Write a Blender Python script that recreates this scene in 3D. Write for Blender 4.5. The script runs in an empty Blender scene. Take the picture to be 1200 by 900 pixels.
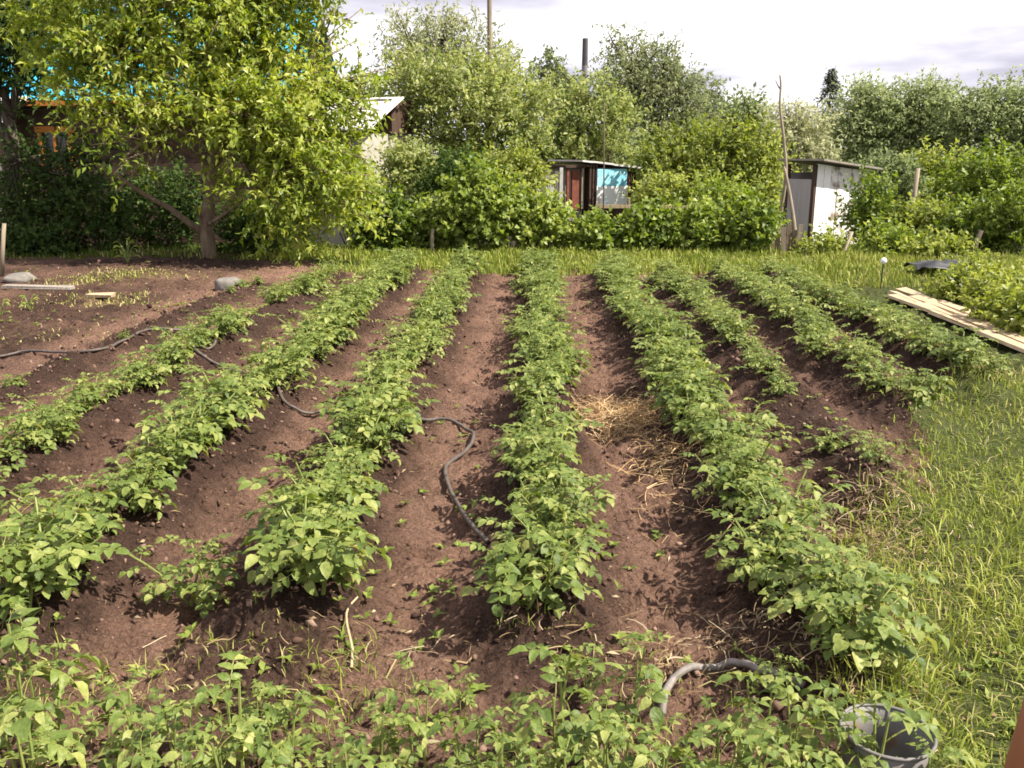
import bpy, math
import numpy as np
from mathutils import Vector, Matrix

# ------------------------------------------------------------------ camera, sky, sun
sc = bpy.context.scene
F, TH, YAW, CAM_H = 1050.0, math.radians(14.4), math.radians(1.53), 1.55
cd = bpy.data.cameras.new('camera'); cam = bpy.data.objects.new('camera', cd)
sc.collection.objects.link(cam); sc.camera = cam
cd.sensor_width = 36.0; cd.lens = 36.0 * F / 1200.0
cd.clip_start = 0.05; cd.clip_end = 3000
cam.location = (0, 0, CAM_H); cam.rotation_euler = (math.pi/2 - TH, 0, YAW)

SUN_EL, SUN_AZ = math.radians(50), math.radians(103)     # azimuth from +Y (north) clockwise
w = bpy.data.worlds.new('World'); sc.world = w; w.use_nodes = True
nt = w.node_tree; nt.nodes.clear(); N = nt.nodes.new; LK = nt.links.new
out = N('ShaderNodeOutputWorld'); bg = N('ShaderNodeBackground')
sky = N('ShaderNodeTexSky'); sky.sky_type = 'NISHITA'; sky.sun_disc = False
sky.sun_elevation = SUN_EL; sky.sun_rotation = SUN_AZ; sky.dust_density = 2.0
bg.inputs['Strength'].default_value = 0.08
geo = N('ShaderNodeTexCoord'); sep = N('ShaderNodeSeparateXYZ'); LK(geo.outputs['Generated'], sep.inputs[0])
# a layer of broken cloud: direction projected on to a flat layer overhead
zz = N('ShaderNodeMath'); zz.operation = 'ADD'; LK(sep.outputs['Z'], zz.inputs[0]); zz.inputs[1].default_value = 0.12
dx = N('ShaderNodeMath'); dx.operation = 'DIVIDE'; LK(sep.outputs['X'], dx.inputs[0]); LK(zz.outputs[0], dx.inputs[1])
dy = N('ShaderNodeMath'); dy.operation = 'DIVIDE'; LK(sep.outputs['Y'], dy.inputs[0]); LK(zz.outputs[0], dy.inputs[1])
cmb = N('ShaderNodeCombineXYZ'); LK(dx.outputs[0], cmb.inputs[0]); LK(dy.outputs[0], cmb.inputs[1])
n1 = N('ShaderNodeTexNoise'); n1.inputs['Scale'].default_value = 0.9; n1.inputs['Detail'].default_value = 7; n1.inputs['Roughness'].default_value = 0.55
LK(cmb.outputs[0], n1.inputs['Vector'])
cov = N('ShaderNodeValToRGB'); cov.color_ramp.elements[0].position = 0.22; cov.color_ramp.elements[1].position = 0.38; LK(n1.outputs[0], cov.inputs[0])
mp = N('ShaderNodeMapping'); mp.inputs['Location'].default_value = (3.7, 1.9, 0); LK(cmb.outputs[0], mp.inputs[0])
n2 = N('ShaderNodeTexNoise'); n2.inputs['Scale'].default_value = 0.75; n2.inputs['Detail'].default_value = 6; LK(mp.outputs[0], n2.inputs['Vector'])
shade = N('ShaderNodeValToRGB')
shade.color_ramp.elements[0].position = 0.40; shade.color_ramp.elements[0].color = (3.5, 3.4, 4.1, 1)
shade.color_ramp.elements[1].position = 0.62; shade.color_ramp.elements[1].color = (8.6, 8.4, 8.9, 1)
LK(n2.outputs[0], shade.inputs[0])
mx = N('ShaderNodeMixRGB'); LK(cov.outputs[0], mx.inputs[0]); LK(sky.outputs[0], mx.inputs[1]); LK(shade.outputs[0], mx.inputs[2])
LK(mx.outputs[0], bg.inputs['Color']); LK(bg.outputs[0], out.inputs[0])

sd = bpy.data.lights.new('sun', 'SUN'); sd.energy = 5.0; sd.angle = math.radians(0.55); sd.color = (1.0, 0.93, 0.80)
sun = bpy.data.objects.new('sun', sd); sc.collection.objects.link(sun)
to_sun = Vector((math.sin(SUN_AZ)*math.cos(SUN_EL), math.cos(SUN_AZ)*math.cos(SUN_EL), math.sin(SUN_EL)))
sun.rotation_euler = to_sun.to_track_quat('Z', 'Y').to_euler(); sun.location = to_sun * 40

vs = sc.view_settings; vs.view_transform = 'Standard'; vs.look = 'None'; vs.gamma = 1; vs.exposure = 1.22; vs.use_curve_mapping = False
cy = sc.cycles
cy.max_bounces = 6; cy.diffuse_bounces = 3; cy.glossy_bounces = 2; cy.transmission_bounces = 4; cy.transparent_max_bounces = 4
cy.use_denoising = True; cy.filter_width = 1.7; cy.sample_clamp_indirect = 6

# ------------------------------------------------------------------ helpers
COL = sc.collection
rng = np.random.default_rng(11)
_c, _s = math.cos(TH), math.sin(TH)
FWD = np.array([-math.sin(YAW)*_c, math.cos(YAW)*_c, -_s]); RGT = np.array([math.cos(YAW), math.sin(YAW), 0.])
UPV = np.array([-math.sin(YAW)*_s, math.cos(YAW)*_s, _c]); EYE = np.array([0, 0, CAM_H])
def ray(px, py): return FWD*F + RGT*(px-600) + UPV*(450-py)
def G(px, py, z=0.0):                      # ground point for a place in the photo
    d = ray(px, py); t = (z-CAM_H)/d[2]; return EYE + d*t
def P(px, py, Y):                          # point at depth Y
    d = ray(px, py); return EYE + d*(Y/d[1])
def M_PX(Y): return Y*1.0/F                # metres per photo pixel at depth Y

def unit(v): return v/np.maximum(np.linalg.norm(v, axis=-1, keepdims=True), 1e-9)
def vnoise(x, y, seed=0):
    x = np.asarray(x, float); y = np.asarray(y, float)
    xi = np.floor(x).astype(np.int64); yi = np.floor(y).astype(np.int64); fx = x-xi; fy = y-yi
    fx = fx*fx*(3-2*fx); fy = fy*fy*(3-2*fy)
    def h(a, b):
        n = (a*374761393 + b*668265263 + seed*1442695041) & 0xffffffff
        n = ((n ^ (n >> 13))*1274126177) & 0xffffffff
        return ((n ^ (n >> 16)) & 0xffff)/65535.0
    return (h(xi, yi)*(1-fx)+h(xi+1, yi)*fx)*(1-fy) + (h(xi, yi+1)*(1-fx)+h(xi+1, yi+1)*fx)*fy
def inpoly(x, y, poly):
    r = np.zeros(np.shape(x), bool); n = len(poly); j = n-1
    for i in range(n):
        xi, yi = poly[i]; xj, yj = poly[j]
        if yi != yj: r ^= ((yi > y) != (yj > y)) & (x < (xj-xi)*(y-yi)/(yj-yi)+xi)
        j = i
    return r

def mesh_np(name, v, f, mats, tint=None, col=None, smooth=False, mi=None):
    v = np.asarray(v, np.float32).reshape(-1, 3); f = np.asarray(f, np.int32); k = f.shape[1]; m = len(f)
    me = bpy.data.meshes.new(name)
    me.vertices.add(len(v)); me.vertices.foreach_set('co', v.ravel())
    me.loops.add(m*k); me.loops.foreach_set('vertex_index', f.ravel())
    me.polygons.add(m); me.polygons.foreach_set('loop_start', np.arange(0, m*k, k, dtype=np.int32))
    me.polygons.foreach_set('loop_total', np.full(m, k, np.int32))
    if smooth: me.polygons.foreach_set('use_smooth', np.ones(m, bool))
    if mi is not None: me.polygons.foreach_set('material_index', np.asarray(mi, np.int32))
    if tint is not None:
        a = me.attributes.new('tint', 'FLOAT', 'POINT'); a.data.foreach_set('value', np.asarray(tint, np.float32))
    if col is not None:
        a = me.attributes.new('cover', 'FLOAT_COLOR', 'POINT'); a.data.foreach_set('color', np.asarray(col, np.float32).ravel())
    me.update(calc_edges=True); me.validate()
    for mt in (mats if isinstance(mats, (list, tuple)) else [mats]): me.materials.append(mt)
    return me
def link(name, me, parent=None):
    o = bpy.data.objects.new(name, me); COL.objects.link(o)
    if parent is not None: o.parent = parent
    return o
def tag(o, label=None, cat=None, group=None, kind=None):
    if label: o['label'] = label
    if cat: o['category'] = cat
    if group: o['group'] = group
    if kind: o['kind'] = kind
    return o
def empty(name, loc, rz=0.0, s=1.0):
    o = bpy.data.objects.new(name, None); COL.objects.link(o); o.empty_display_size = 0.1
    o.location = tuple(float(a) for a in loc); o.rotation_euler = (0, 0, rz); o.scale = (s, s, s); return o

class MB:                                   # collects polygons as triangles/quads for one mesh
    def __init__(s): s.v = []; s.f = []; s.n = 0
    def add(s, v, f):
        v = np.asarray(v, float); s.v.append(v)
        for q in f: s.f.append(tuple(int(i)+s.n for i in q))
        s.n += len(v)
    def box(s, c, d, rot=None, jit=0.0):
        x, y, z = np.asarray(d, float)/2
        v = np.array([[a*x, b*y, e*z] for e in (-1, 1) for b in (-1, 1) for a in (-1, 1)])
        if jit: v = v + rng.normal(0, jit, v.shape)
        if rot is not None: v = v @ np.asarray(rot).T
        s.add(v+np.asarray(c), [(0,2,3,1),(4,5,7,6),(0,1,5,4),(2,6,7,3),(0,4,6,2),(1,3,7,5)])
    def tube(s, pts, r, n=8, cap=True):
        pts = np.asarray(pts, float); r = np.broadcast_to(r, (len(pts),))
        t = unit(np.gradient(pts, axis=0)); ref = np.array([0, 0, 1.]) if abs(t[0][2]) < .9 else np.array([1., 0, 0])
        a = unit(np.cross(t[0], ref)); rings = []
        for i in range(len(pts)):
            a = unit(a - t[i]*np.dot(a, t[i])); b = np.cross(t[i], a)
            an = np.arange(n)*2*math.pi/n
            rings.append(pts[i]+r[i]*(np.cos(an)[:, None]*a+np.sin(an)[:, None]*b))
        f = []
        for i in range(len(pts)-1):
            for j in range(n):
                k = (j+1) % n; f.append((i*n+j, i*n+k, (i+1)*n+k, (i+1)*n+j))
        if cap: f += [tuple(range(n))[::-1], tuple((len(pts)-1)*n+j for j in range(n))]
        s.add(np.vstack(rings), f)
    def lathe(s, prof, c=(0, 0, 0), n=24, wob=0.0):
        v = []; f = []
        for r, z in prof:
            for j in range(n):
                a = 2*math.pi*j/n; v.append((r*math.cos(a)+c[0], r*math.sin(a)+c[1], z+c[2]))
        for i in range(len(prof)-1):
            for j in range(n):
                k = (j+1) % n; f.append((i*n+j, i*n+k, (i+1)*n+k, (i+1)*n+j))
        s.add(v, f)
    def mesh(s, name, mat, smooth=False):
        me = bpy.data.meshes.new(name); me.from_pydata([tuple(map(float, p)) for p in np.vstack(s.v)], [], s.f)
        if smooth: me.polygons.foreach_set('use_smooth', np.ones(len(me.polygons), bool))
        me.update(); me.materials.append(mat); return me
    def build(s, name, mat, parent=None, smooth=False): return link(name, s.mesh(name, mat, smooth), parent)
def rotz(a): c, s = math.cos(a), math.sin(a); return np.array([[c, -s, 0], [s, c, 0], [0, 0, 1.]])
def roty(a): c, s = math.cos(a), math.sin(a); return np.array([[c, 0, s], [0, 1, 0], [-s, 0, c]])
def rotx(a): c, s = math.cos(a), math.sin(a); return np.array([[1, 0, 0], [0, c, -s], [0, s, c]])
def smooth_path(pts, n):
    pts = np.asarray(pts, float); P_ = np.vstack([2*pts[0]-pts[1], pts, 2*pts[-1]-pts[-2]]); o = []
    for i in range(1, len(P_)-2):
        p0, p1, p2, p3 = P_[i-1:i+3]
        for t in np.linspace(0, 1, n, endpoint=False):
            o.append(.5*((2*p1)+(p2-p0)*t+(2*p0-5*p1+4*p2-p3)*t*t+(3*p1-p0-3*p2+p3)*t**3))
    o.append(pts[-1]); return np.array(o)

# ------------------------------------------------------------------ materials
def newmat(name):
    m = bpy.data.materials.new(name); m.use_nodes = True; t = m.node_tree; t.nodes.clear()
    return m, t, t.nodes.new, t.links.new
def ramp(n, stops):
    r = n('ShaderNodeValToRGB'); e = r.color_ramp.elements
    while len(e) < len(stops): e.new(0.5)
    for i, (p, c) in enumerate(stops): e[i].position = p; e[i].color = (*c, 1)
    return r
def leaf_mat(name, dark, mid, light, trans=0.3, gloss=0.28, rough=0.5, veins=False):
    m, t, n, l = newmat(name)
    at = n('ShaderNodeAttribute'); at.attribute_name = 'tint'
    oi = n('ShaderNodeObjectInfo'); ma = n('ShaderNodeMath'); ma.operation = 'MULTIPLY_ADD'
    l(oi.outputs['Random'], ma.inputs[0]); ma.inputs[1].default_value = 0.22; l(at.outputs['Fac'], ma.inputs[2])
    r = ramp(n, [(0.08, dark), (0.55, mid), (1.05 if False else 1.0, light)]); l(ma.outputs[0], r.inputs[0])
    p = n('ShaderNodeBsdfPrincipled'); p.inputs['Roughness'].default_value = rough; p.inputs['Specular IOR Level'].default_value = gloss
    if veins:
        tc = n('ShaderNodeTexCoord'); nz = n('ShaderNodeTexNoise'); nz.inputs['Scale'].default_value = 70; nz.inputs['Detail'].default_value = 3; l(tc.outputs['Object'], nz.inputs['Vector'])
        md = n('ShaderNodeMath'); md.operation = 'MULTIPLY_ADD'; l(nz.outputs[0], md.inputs[0]); md.inputs[1].default_value = 0.7; l(at.outputs['Fac'], md.inputs[2])
        m2 = n('ShaderNodeMath'); m2.operation = 'SUBTRACT'; l(md.outputs[0], m2.inputs[0]); m2.inputs[1].default_value = 0.35; l(m2.outputs[0], ma.inputs[2])
        bp = n('ShaderNodeBump'); bp.inputs['Strength'].default_value = 0.6; bp.inputs['Distance'].default_value = 0.006; l(nz.outputs[0], bp.inputs['Height']); l(bp.outputs[0], p.inputs['Normal'])
    l(r.outputs[0], p.inputs['Base Color'])
    hs = n('ShaderNodeHueSaturation'); hs.inputs['Hue'].default_value = 0.495; hs.inputs['Saturation'].default_value = 1.15; hs.inputs['Value'].default_value = 1.5
    l(r.outputs[0], hs.inputs['Color'])
    tr = n('ShaderNodeBsdfTranslucent'); l(hs.outputs[0], tr.inputs[0])
    mx = n('ShaderNodeMixShader'); mx.inputs[0].default_value = trans; l(p.outputs[0], mx.inputs[1]); l(tr.outputs[0], mx.inputs[2])
    o = n('ShaderNodeOutputMaterial'); l(mx.outputs[0], o.inputs[0]); return m
def rough_mat(name, c1, c2, scale=8.0, rough=0.85, bump=0.3, stretch=(1, 1, 1), metal=0.0, spec=0.3, c3=None, s3=2.0, t3=(0.55, 0.65)):
    m, t, n, l = newmat(name)
    tc = n('ShaderNodeTexCoord'); mp = n('ShaderNodeMapping'); mp.inputs['Scale'].default_value = stretch; l(tc.outputs['Object'], mp.inputs[0])
    nz = n('ShaderNodeTexNoise'); nz.inputs['Scale'].default_value = scale; nz.inputs['Detail'].default_value = 6; nz.inputs['Roughness'].default_value = 0.65; l(mp.outputs[0], nz.inputs['Vector'])
    r = ramp(n, [(0.3, c1), (0.7, c2)]); l(nz.outputs[0], r.inputs[0]); colr = r.outputs[0]
    if c3:
        n3 = n('ShaderNodeTexNoise'); n3.inputs['Scale'].default_value = s3; n3.inputs['Detail'].default_value = 5; l(tc.outputs['Object'], n3.inputs['Vector'])
        r3 = ramp(n, [(t3[0], (0, 0, 0)), (t3[1], (1, 1, 1))]); l(n3.outputs[0], r3.inputs[0])
        m3 = n('ShaderNodeMixRGB'); l(r3.outputs[0], m3.inputs[0]); l(colr, m3.inputs[1]); m3.inputs[2].default_value = (*c3, 1); colr = m3.outputs[0]
    p = n('ShaderNodeBsdfPrincipled'); p.inputs['Roughness'].default_value = rough; p.inputs['Metallic'].default_value = metal; p.inputs['Specular IOR Level'].default_value = spec
    l(colr, p.inputs['Base Color'])
    if bump:
        b = n('ShaderNodeBump'); b.inputs['Strength'].default_value = bump; b.inputs['Distance'].default_value = 0.02; l(nz.outputs[0], b.inputs['Height']); l(b.outputs[0], p.inputs['Normal'])
    o = n('ShaderNodeOutputMaterial'); l(p.outputs[0], o.inputs[0]); return m
def tint_mat(name, stops, rough=0.8, trans=0.0, spec=0.2):
    m, t, n, l = newmat(name)
    at = n('ShaderNodeAttribute'); at.attribute_name = 'tint'; r = ramp(n, stops); l(at.outputs['Fac'], r.inputs[0])
    p = n('ShaderNodeBsdfPrincipled'); p.inputs['Roughness'].default_value = rough; p.inputs['Specular IOR Level'].default_value = spec; l(r.outputs[0], p.inputs['Base Color'])
    o = n('ShaderNodeOutputMaterial')
    if trans:
        tr = n('ShaderNodeBsdfTranslucent'); l(r.outputs[0], tr.inputs[0]); mx = n('ShaderNodeMixShader'); mx.inputs[0].default_value = trans
        l(p.outputs[0], mx.inputs[1]); l(tr.outputs[0], mx.inputs[2]); l(mx.outputs[0], o.inputs[0])
    else: l(p.outputs[0], o.inputs[0])
    return m

def ground_mat():
    m, t, n, l = newmat('soil_and_turf')
    tc = n('ShaderNodeTexCoord'); at = n('ShaderNodeAttribute'); at.attribute_name = 'cover'
    sp = n('ShaderNodeSeparateColor'); l(at.outputs['Color'], sp.inputs[0])
    def noise(s, d=6, rr=0.6):
        z = n('ShaderNodeTexNoise'); z.inputs['Scale'].default_value = s; z.inputs['Detail'].default_value = d; z.inputs['Roughness'].default_value = rr
        l(tc.outputs['Object'], z.inputs['Vector']); return z
    def mix(fac, a, b):
        x = n('ShaderNodeMixRGB')
        l(fac, x.inputs[0]); l(a, x.inputs[1]); l(b, x.inputs[2]); return x.outputs[0]
    a = noise(9); b = noise(55, 5, 0.7); c = noise(2.2, 4)
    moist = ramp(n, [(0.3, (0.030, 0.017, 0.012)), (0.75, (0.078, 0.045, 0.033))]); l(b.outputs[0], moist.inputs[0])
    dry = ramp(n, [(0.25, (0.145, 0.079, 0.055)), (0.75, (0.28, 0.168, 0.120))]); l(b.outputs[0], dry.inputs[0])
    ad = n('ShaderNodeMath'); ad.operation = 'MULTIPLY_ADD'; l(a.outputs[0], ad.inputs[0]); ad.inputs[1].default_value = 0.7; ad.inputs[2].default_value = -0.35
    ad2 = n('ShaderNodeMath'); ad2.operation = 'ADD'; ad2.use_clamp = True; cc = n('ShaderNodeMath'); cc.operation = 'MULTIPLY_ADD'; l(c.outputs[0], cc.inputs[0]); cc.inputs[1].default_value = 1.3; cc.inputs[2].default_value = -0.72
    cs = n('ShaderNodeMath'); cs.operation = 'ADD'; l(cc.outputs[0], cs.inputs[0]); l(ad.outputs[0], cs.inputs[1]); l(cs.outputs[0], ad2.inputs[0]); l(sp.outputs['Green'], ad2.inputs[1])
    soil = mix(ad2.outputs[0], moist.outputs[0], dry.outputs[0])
    turf = ramp(n, [(0.3, (0.035, 0.05, 0.014)), (0.7, (0.10, 0.11, 0.035))]); l(b.outputs[0], turf.inputs[0])
    straw = ramp(n, [(0.3, (0.20, 0.14, 0.065)), (0.7, (0.38, 0.28, 0.13))]); l(b.outputs[0], straw.inputs[0])
    gm = n('ShaderNodeMath'); gm.operation = 'ADD'; gm.use_clamp = True; l(sp.outputs['Red'], gm.inputs[0])
    gs = n('ShaderNodeMath'); gs.operation = 'MULTIPLY'; l(ad.outputs[0], gs.inputs[0]); gs.inputs[1].default_value = 0.5; l(gs.outputs[0], gm.inputs[1])
    gr = ramp(n, [(0.42, (0, 0, 0)), (0.62, (1, 1, 1))]); l(gm.outputs[0], gr.inputs[0])
    x1 = mix(gr.outputs[0], soil, turf.outputs[0])
    sm = n('ShaderNodeMath'); sm.operation = 'ADD'; l(sp.outputs['Blue'], sm.inputs[0]); l(ad.outputs[0], sm.inputs[1])
    sr = ramp(n, [(0.4, (0, 0, 0)), (0.75, (1, 1, 1))]); l(sm.outputs[0], sr.inputs[0])
    x2 = mix(sr.outputs[0], x1, straw.outputs[0])
    g1 = noise(130, 3, 0.7); gk = ramp(n, [(0.34, (0.45, 0.43, 0.42)), (0.52, (1, 1, 1)), (0.70, (1.35, 1.36, 1.38))]); l(g1.outputs[0], gk.inputs[0])
    gm2 = n('ShaderNodeMixRGB'); gm2.blend_type = 'MULTIPLY'; gm2.inputs[0].default_value = 0.7; l(x2, gm2.inputs[1]); l(gk.outputs[0], gm2.inputs[2]); x2 = gm2.outputs[0]
    p = n('ShaderNodeBsdfPrincipled'); p.inputs['Roughness'].default_value = 0.95; p.inputs['Specular IOR Level'].default_value = 0.15; l(x2, p.inputs['Base Color'])
    b1 = n('ShaderNodeBump'); b1.inputs['Strength'].default_value = 1.0; b1.inputs['Distance'].default_value = 0.03; l(b.outputs[0], b1.inputs['Height'])
    v = n('ShaderNodeTexVoronoi'); v.inputs['Scale'].default_value = 38; l(tc.outputs['Object'], v.inputs['Vector'])
    b2 = n('ShaderNodeBump'); b2.inputs['Strength'].default_value = 0.7; b2.inputs['Distance'].default_value = 0.02; l(v.outputs[0], b2.inputs['Height']); l(b1.outputs[0], b2.inputs['Normal'])
    l(b2.outputs[0], p.inputs['Normal'])
    o = n('ShaderNodeOutputMaterial'); l(p.outputs[0], o.inputs[0]); return m

MAT = {
 'ground': ground_mat(),
 'potato': leaf_mat('potato_leaf', (0.060, 0.095, 0.018), (0.140, 0.190, 0.040), (0.32, 0.33, 0.10), 0.30, 0.3, 0.48, True),
 'potato_stem': rough_mat('potato_stem', (0.13, 0.17, 0.04), (0.22, 0.26, 0.07), 20, 0.6, 0),
 'fruit': leaf_mat('fruit_tree_leaf', (0.085, 0.135, 0.016), (0.225, 0.285, 0.042), (0.43, 0.45, 0.11), 0.44, 0.35, 0.42),
 'fruit2': leaf_mat('garden_tree_leaf', (0.095, 0.13, 0.035), (0.24, 0.28, 0.085), (0.42, 0.43, 0.19), 0.45, 0.3, 0.45),
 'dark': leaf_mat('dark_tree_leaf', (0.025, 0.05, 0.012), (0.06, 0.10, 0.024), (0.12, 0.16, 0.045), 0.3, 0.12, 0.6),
 'hedge': leaf_mat('bush_leaf', (0.065, 0.105, 0.016), (0.175, 0.235, 0.042), (0.33, 0.37, 0.095), 0.4, 0.3, 0.48),
 'lush': leaf_mat('lush_bush_leaf', (0.10, 0.13, 0.022), (0.235, 0.275, 0.06), (0.38, 0.40, 0.13), 0.44, 0.25, 0.5),
 'willow': leaf_mat('pale_willow_leaf', (0.18, 0.195, 0.10), (0.32, 0.335, 0.18), (0.44, 0.44, 0.27), 0.38, 0.25, 0.5),  # silvery leaf, paled further in place of distance haze
 'wood_far': leaf_mat('far_tree_leaf', (0.13, 0.165, 0.075), (0.25, 0.295, 0.135), (0.38, 0.41, 0.22), 0.45, 0.2, 0.55),  # distance haze put into the leaf colour as a paler green
 'birch': leaf_mat('birch_leaf', (0.10, 0.125, 0.06), (0.20, 0.23, 0.11), (0.31, 0.33, 0.18), 0.44, 0.2, 0.55),  # also lightened to stand for haze over the far trees
 'spruce': leaf_mat('spruce_needles', (0.07, 0.085, 0.06), (0.12, 0.14, 0.095), (0.18, 0.195, 0.14), 0.15, 0.2, 0.6),
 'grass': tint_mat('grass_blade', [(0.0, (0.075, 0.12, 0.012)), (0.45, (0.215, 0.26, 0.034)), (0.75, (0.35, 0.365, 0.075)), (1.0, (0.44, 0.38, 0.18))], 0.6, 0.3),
 'straw': tint_mat('straw', [(0.0, (0.16, 0.09, 0.04)), (0.5, (0.38, 0.24, 0.11)), (1.0, (0.60, 0.44, 0.24))], 0.6, 0.12, 0.35),
 'clod': tint_mat('soil_clod', [(0.0, (0.04, 0.022, 0.016)), (0.5, (0.10, 0.058, 0.042)), (1.0, (0.26, 0.17, 0.13))], 0.95),
 'litter': tint_mat('dry_litter', [(0.0, (0.13, 0.08, 0.04)), (0.6, (0.28, 0.20, 0.11)), (1.0, (0.42, 0.36, 0.24))], 0.8, 0.15),
 'bark': rough_mat('bark', (0.09, 0.062, 0.042), (0.24, 0.18, 0.125), 14, 0.9, 0.8, (1, 1, 0.3)),
 'bark_dark': rough_mat('dark_bark', (0.05, 0.038, 0.03), (0.13, 0.10, 0.075), 10, 0.9, 0.6, (1, 1, 0.3)),
 'deadwood': rough_mat('grey_deadwood', (0.16, 0.125, 0.09), (0.34, 0.28, 0.21), 10, 0.85, 0.4, (1, 1, 0.15)),
 'plank': rough_mat('pale_plank', (0.28, 0.205, 0.12), (0.50, 0.39, 0.26), 6, 0.8, 0.3, (8, 1, 1)),
 'greyplank': rough_mat('weathered_plank', (0.16, 0.14, 0.12), (0.32, 0.28, 0.24), 6, 0.85, 0.3, (8, 1, 1)),
 'brownwood': rough_mat('dark_brown_board', (0.035, 0.02, 0.014), (0.085, 0.05, 0.036), 6, 0.8, 0.3, (1, 1, 0.15)),
 'redwood': rough_mat('red_brown_paint', (0.13, 0.035, 0.022), (0.22, 0.07, 0.045), 8, 0.7, 0.2),
 'orange': rough_mat('orange_paint', (0.40, 0.13, 0.025), (0.52, 0.19, 0.04), 10, 0.6, 0.1),
 'blueroof': rough_mat('blue_metal_roof', (0.02, 0.27, 0.42), (0.035, 0.36, 0.52), 4, 0.45, 0.05, spec=0.5),
 'slate': rough_mat('pale_slate_roof', (0.48, 0.45, 0.42), (0.68, 0.66, 0.64), 5, 0.8, 0.2),
 'greywall': rough_mat('grey_render', (0.30, 0.28, 0.24), (0.42, 0.39, 0.34), 7, 0.9, 0.2),
 'lightblue': rough_mat('light_blue_paint', (0.22, 0.48, 0.62), (0.34, 0.60, 0.72), 5, 0.7, 0.1),
 'whitewash': rough_mat('patchy_whitewash', (0.62, 0.59, 0.57), (0.80, 0.78, 0.76), 5, 0.85, 0.25, c3=(0.26, 0.20, 0.15), s3=4.5, t3=(0.50, 0.62)),
 'shade_grey': rough_mat('shade_grey_board', (0.30, 0.27, 0.27), (0.38, 0.35, 0.35), 3, 0.8, 0.1, (6, 6, 0.4)),
 'whitepaint': rough_mat('white_paint', (0.76, 0.74, 0.73), (0.85, 0.84, 0.83), 8, 0.7, 0.1),
 'rubber': rough_mat('dusty_hose', (0.045, 0.036, 0.032), (0.12, 0.095, 0.082), 30, 0.55, 0.1, spec=0.4),
 'rubber_grey': rough_mat('grey_dusty_hose', (0.12, 0.105, 0.095), (0.25, 0.22, 0.20), 30, 0.6, 0.1, spec=0.3),
 'zinc': rough_mat('dull_zinc', (0.10, 0.095, 0.092), (0.20, 0.19, 0.185), 9, 0.6, 0.15, metal=0.1, spec=0.4, c3=(0.16, 0.11, 0.08), s3=14),
 'stone': rough_mat('grey_stone', (0.10, 0.09, 0.08), (0.22, 0.20, 0.18), 9, 0.9, 0.6),
 'tarp': rough_mat('black_sheet', (0.02, 0.02, 0.022), (0.05, 0.05, 0.055), 7, 0.45, 0.4),
 'bulb': rough_mat('white_plastic', (0.75, 0.75, 0.74), (0.82, 0.82, 0.82), 4, 0.35, 0),
 'glass': rough_mat('dark_window_glass', (0.02, 0.022, 0.025), (0.04, 0.045, 0.05), 2, 0.1, 0, spec=0.6),
 'curtain': rough_mat('white_curtain', (0.6, 0.6, 0.6), (0.75, 0.75, 0.75), 6, 0.9, 0.1),
 'red_brown': rough_mat('reddish_brown', (0.19, 0.075, 0.035), (0.30, 0.125, 0.06), 4, 0.6, 0.1, (1, 1, 0.2)),
 'concrete': rough_mat('smokestack_brick', (0.15, 0.14, 0.15), (0.22, 0.20, 0.21), 0.5, 0.9, 0),
 'concrete_dark': rough_mat('smokestack_band', (0.06, 0.055, 0.06), (0.10, 0.09, 0.095), 0.5, 0.9, 0),
 'flower': rough_mat('white_petal', (0.75, 0.74, 0.70), (0.85, 0.84, 0.80), 9, 0.7, 0),
 'mural_blue': rough_mat('faded_blue_panel', (0.16, 0.55, 0.74), (0.45, 0.76, 0.85), 3, 0.6, 0, (0.5, 1, 3)),
 'mural_white': rough_mat('white_panel', (0.76, 0.78, 0.79), (0.84, 0.84, 0.83), 3, 0.6, 0, c3=(0.52, 0.72, 0.80), s3=3),
}

# ------------------------------------------------------------------ ground
#        name key, x, y near, y far, ridge height
ROWS = {
 'L0': (-3.35, 4.6, 10.5, 0.11), 'L1': (-2.50, 3.4, 11.1, 0.14), 'L2': (-1.68, 2.45, 11.8, 0.15), 'L3': (-0.85, 2.60, 11.3, 0.15),
 'C': (0.05, 2.56, 11.7, 0.15), 'R1': (0.92, 2.22, 11.4, 0.15), 'R2': (1.58, 3.75, 11.1, 0.15), 'R3': (2.22, 5.15, 11.1, 0.15), 'R4': (2.92, 5.7, 11.4, 0.15),
}
LAWN = [tuple(G(*p)[:2]) for p in [(985, 640), (1040, 600), (1095, 575), (1075, 505), (1045, 482), (1110, 455), (1190, 440)]] + [(4.4, 6.6), (9, 6.6), (9, 0), (0.9, 0)] + \
       [tuple(G(*p)[:2]) for p in [(990, 900), (985, 800), (1045, 745), (1020, 690)]]
def sstep(a, b, x): t = np.clip((x-a)/(b-a), 0, 1); return t*t*(3-2*t)
def row_wob(k, y): return 0.04*(vnoise(y*0.7, 0*y+hash_id[k], 5)-0.5)
hash_id = {k: i*7.3 for i, k in enumerate(ROWS)}
def ridge(x, y):
    r = np.zeros(np.shape(x))
    for k, (rx, y0, y1, h) in ROWS.items():
        d = (x-rx-row_wob(k, y))/0.2
        r = np.maximum(r, h*np.exp(-d*d)*sstep(y0-0.35, y0+0.1, y)*(1-sstep(y1, y1+0.3, y)))
    return r
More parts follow.
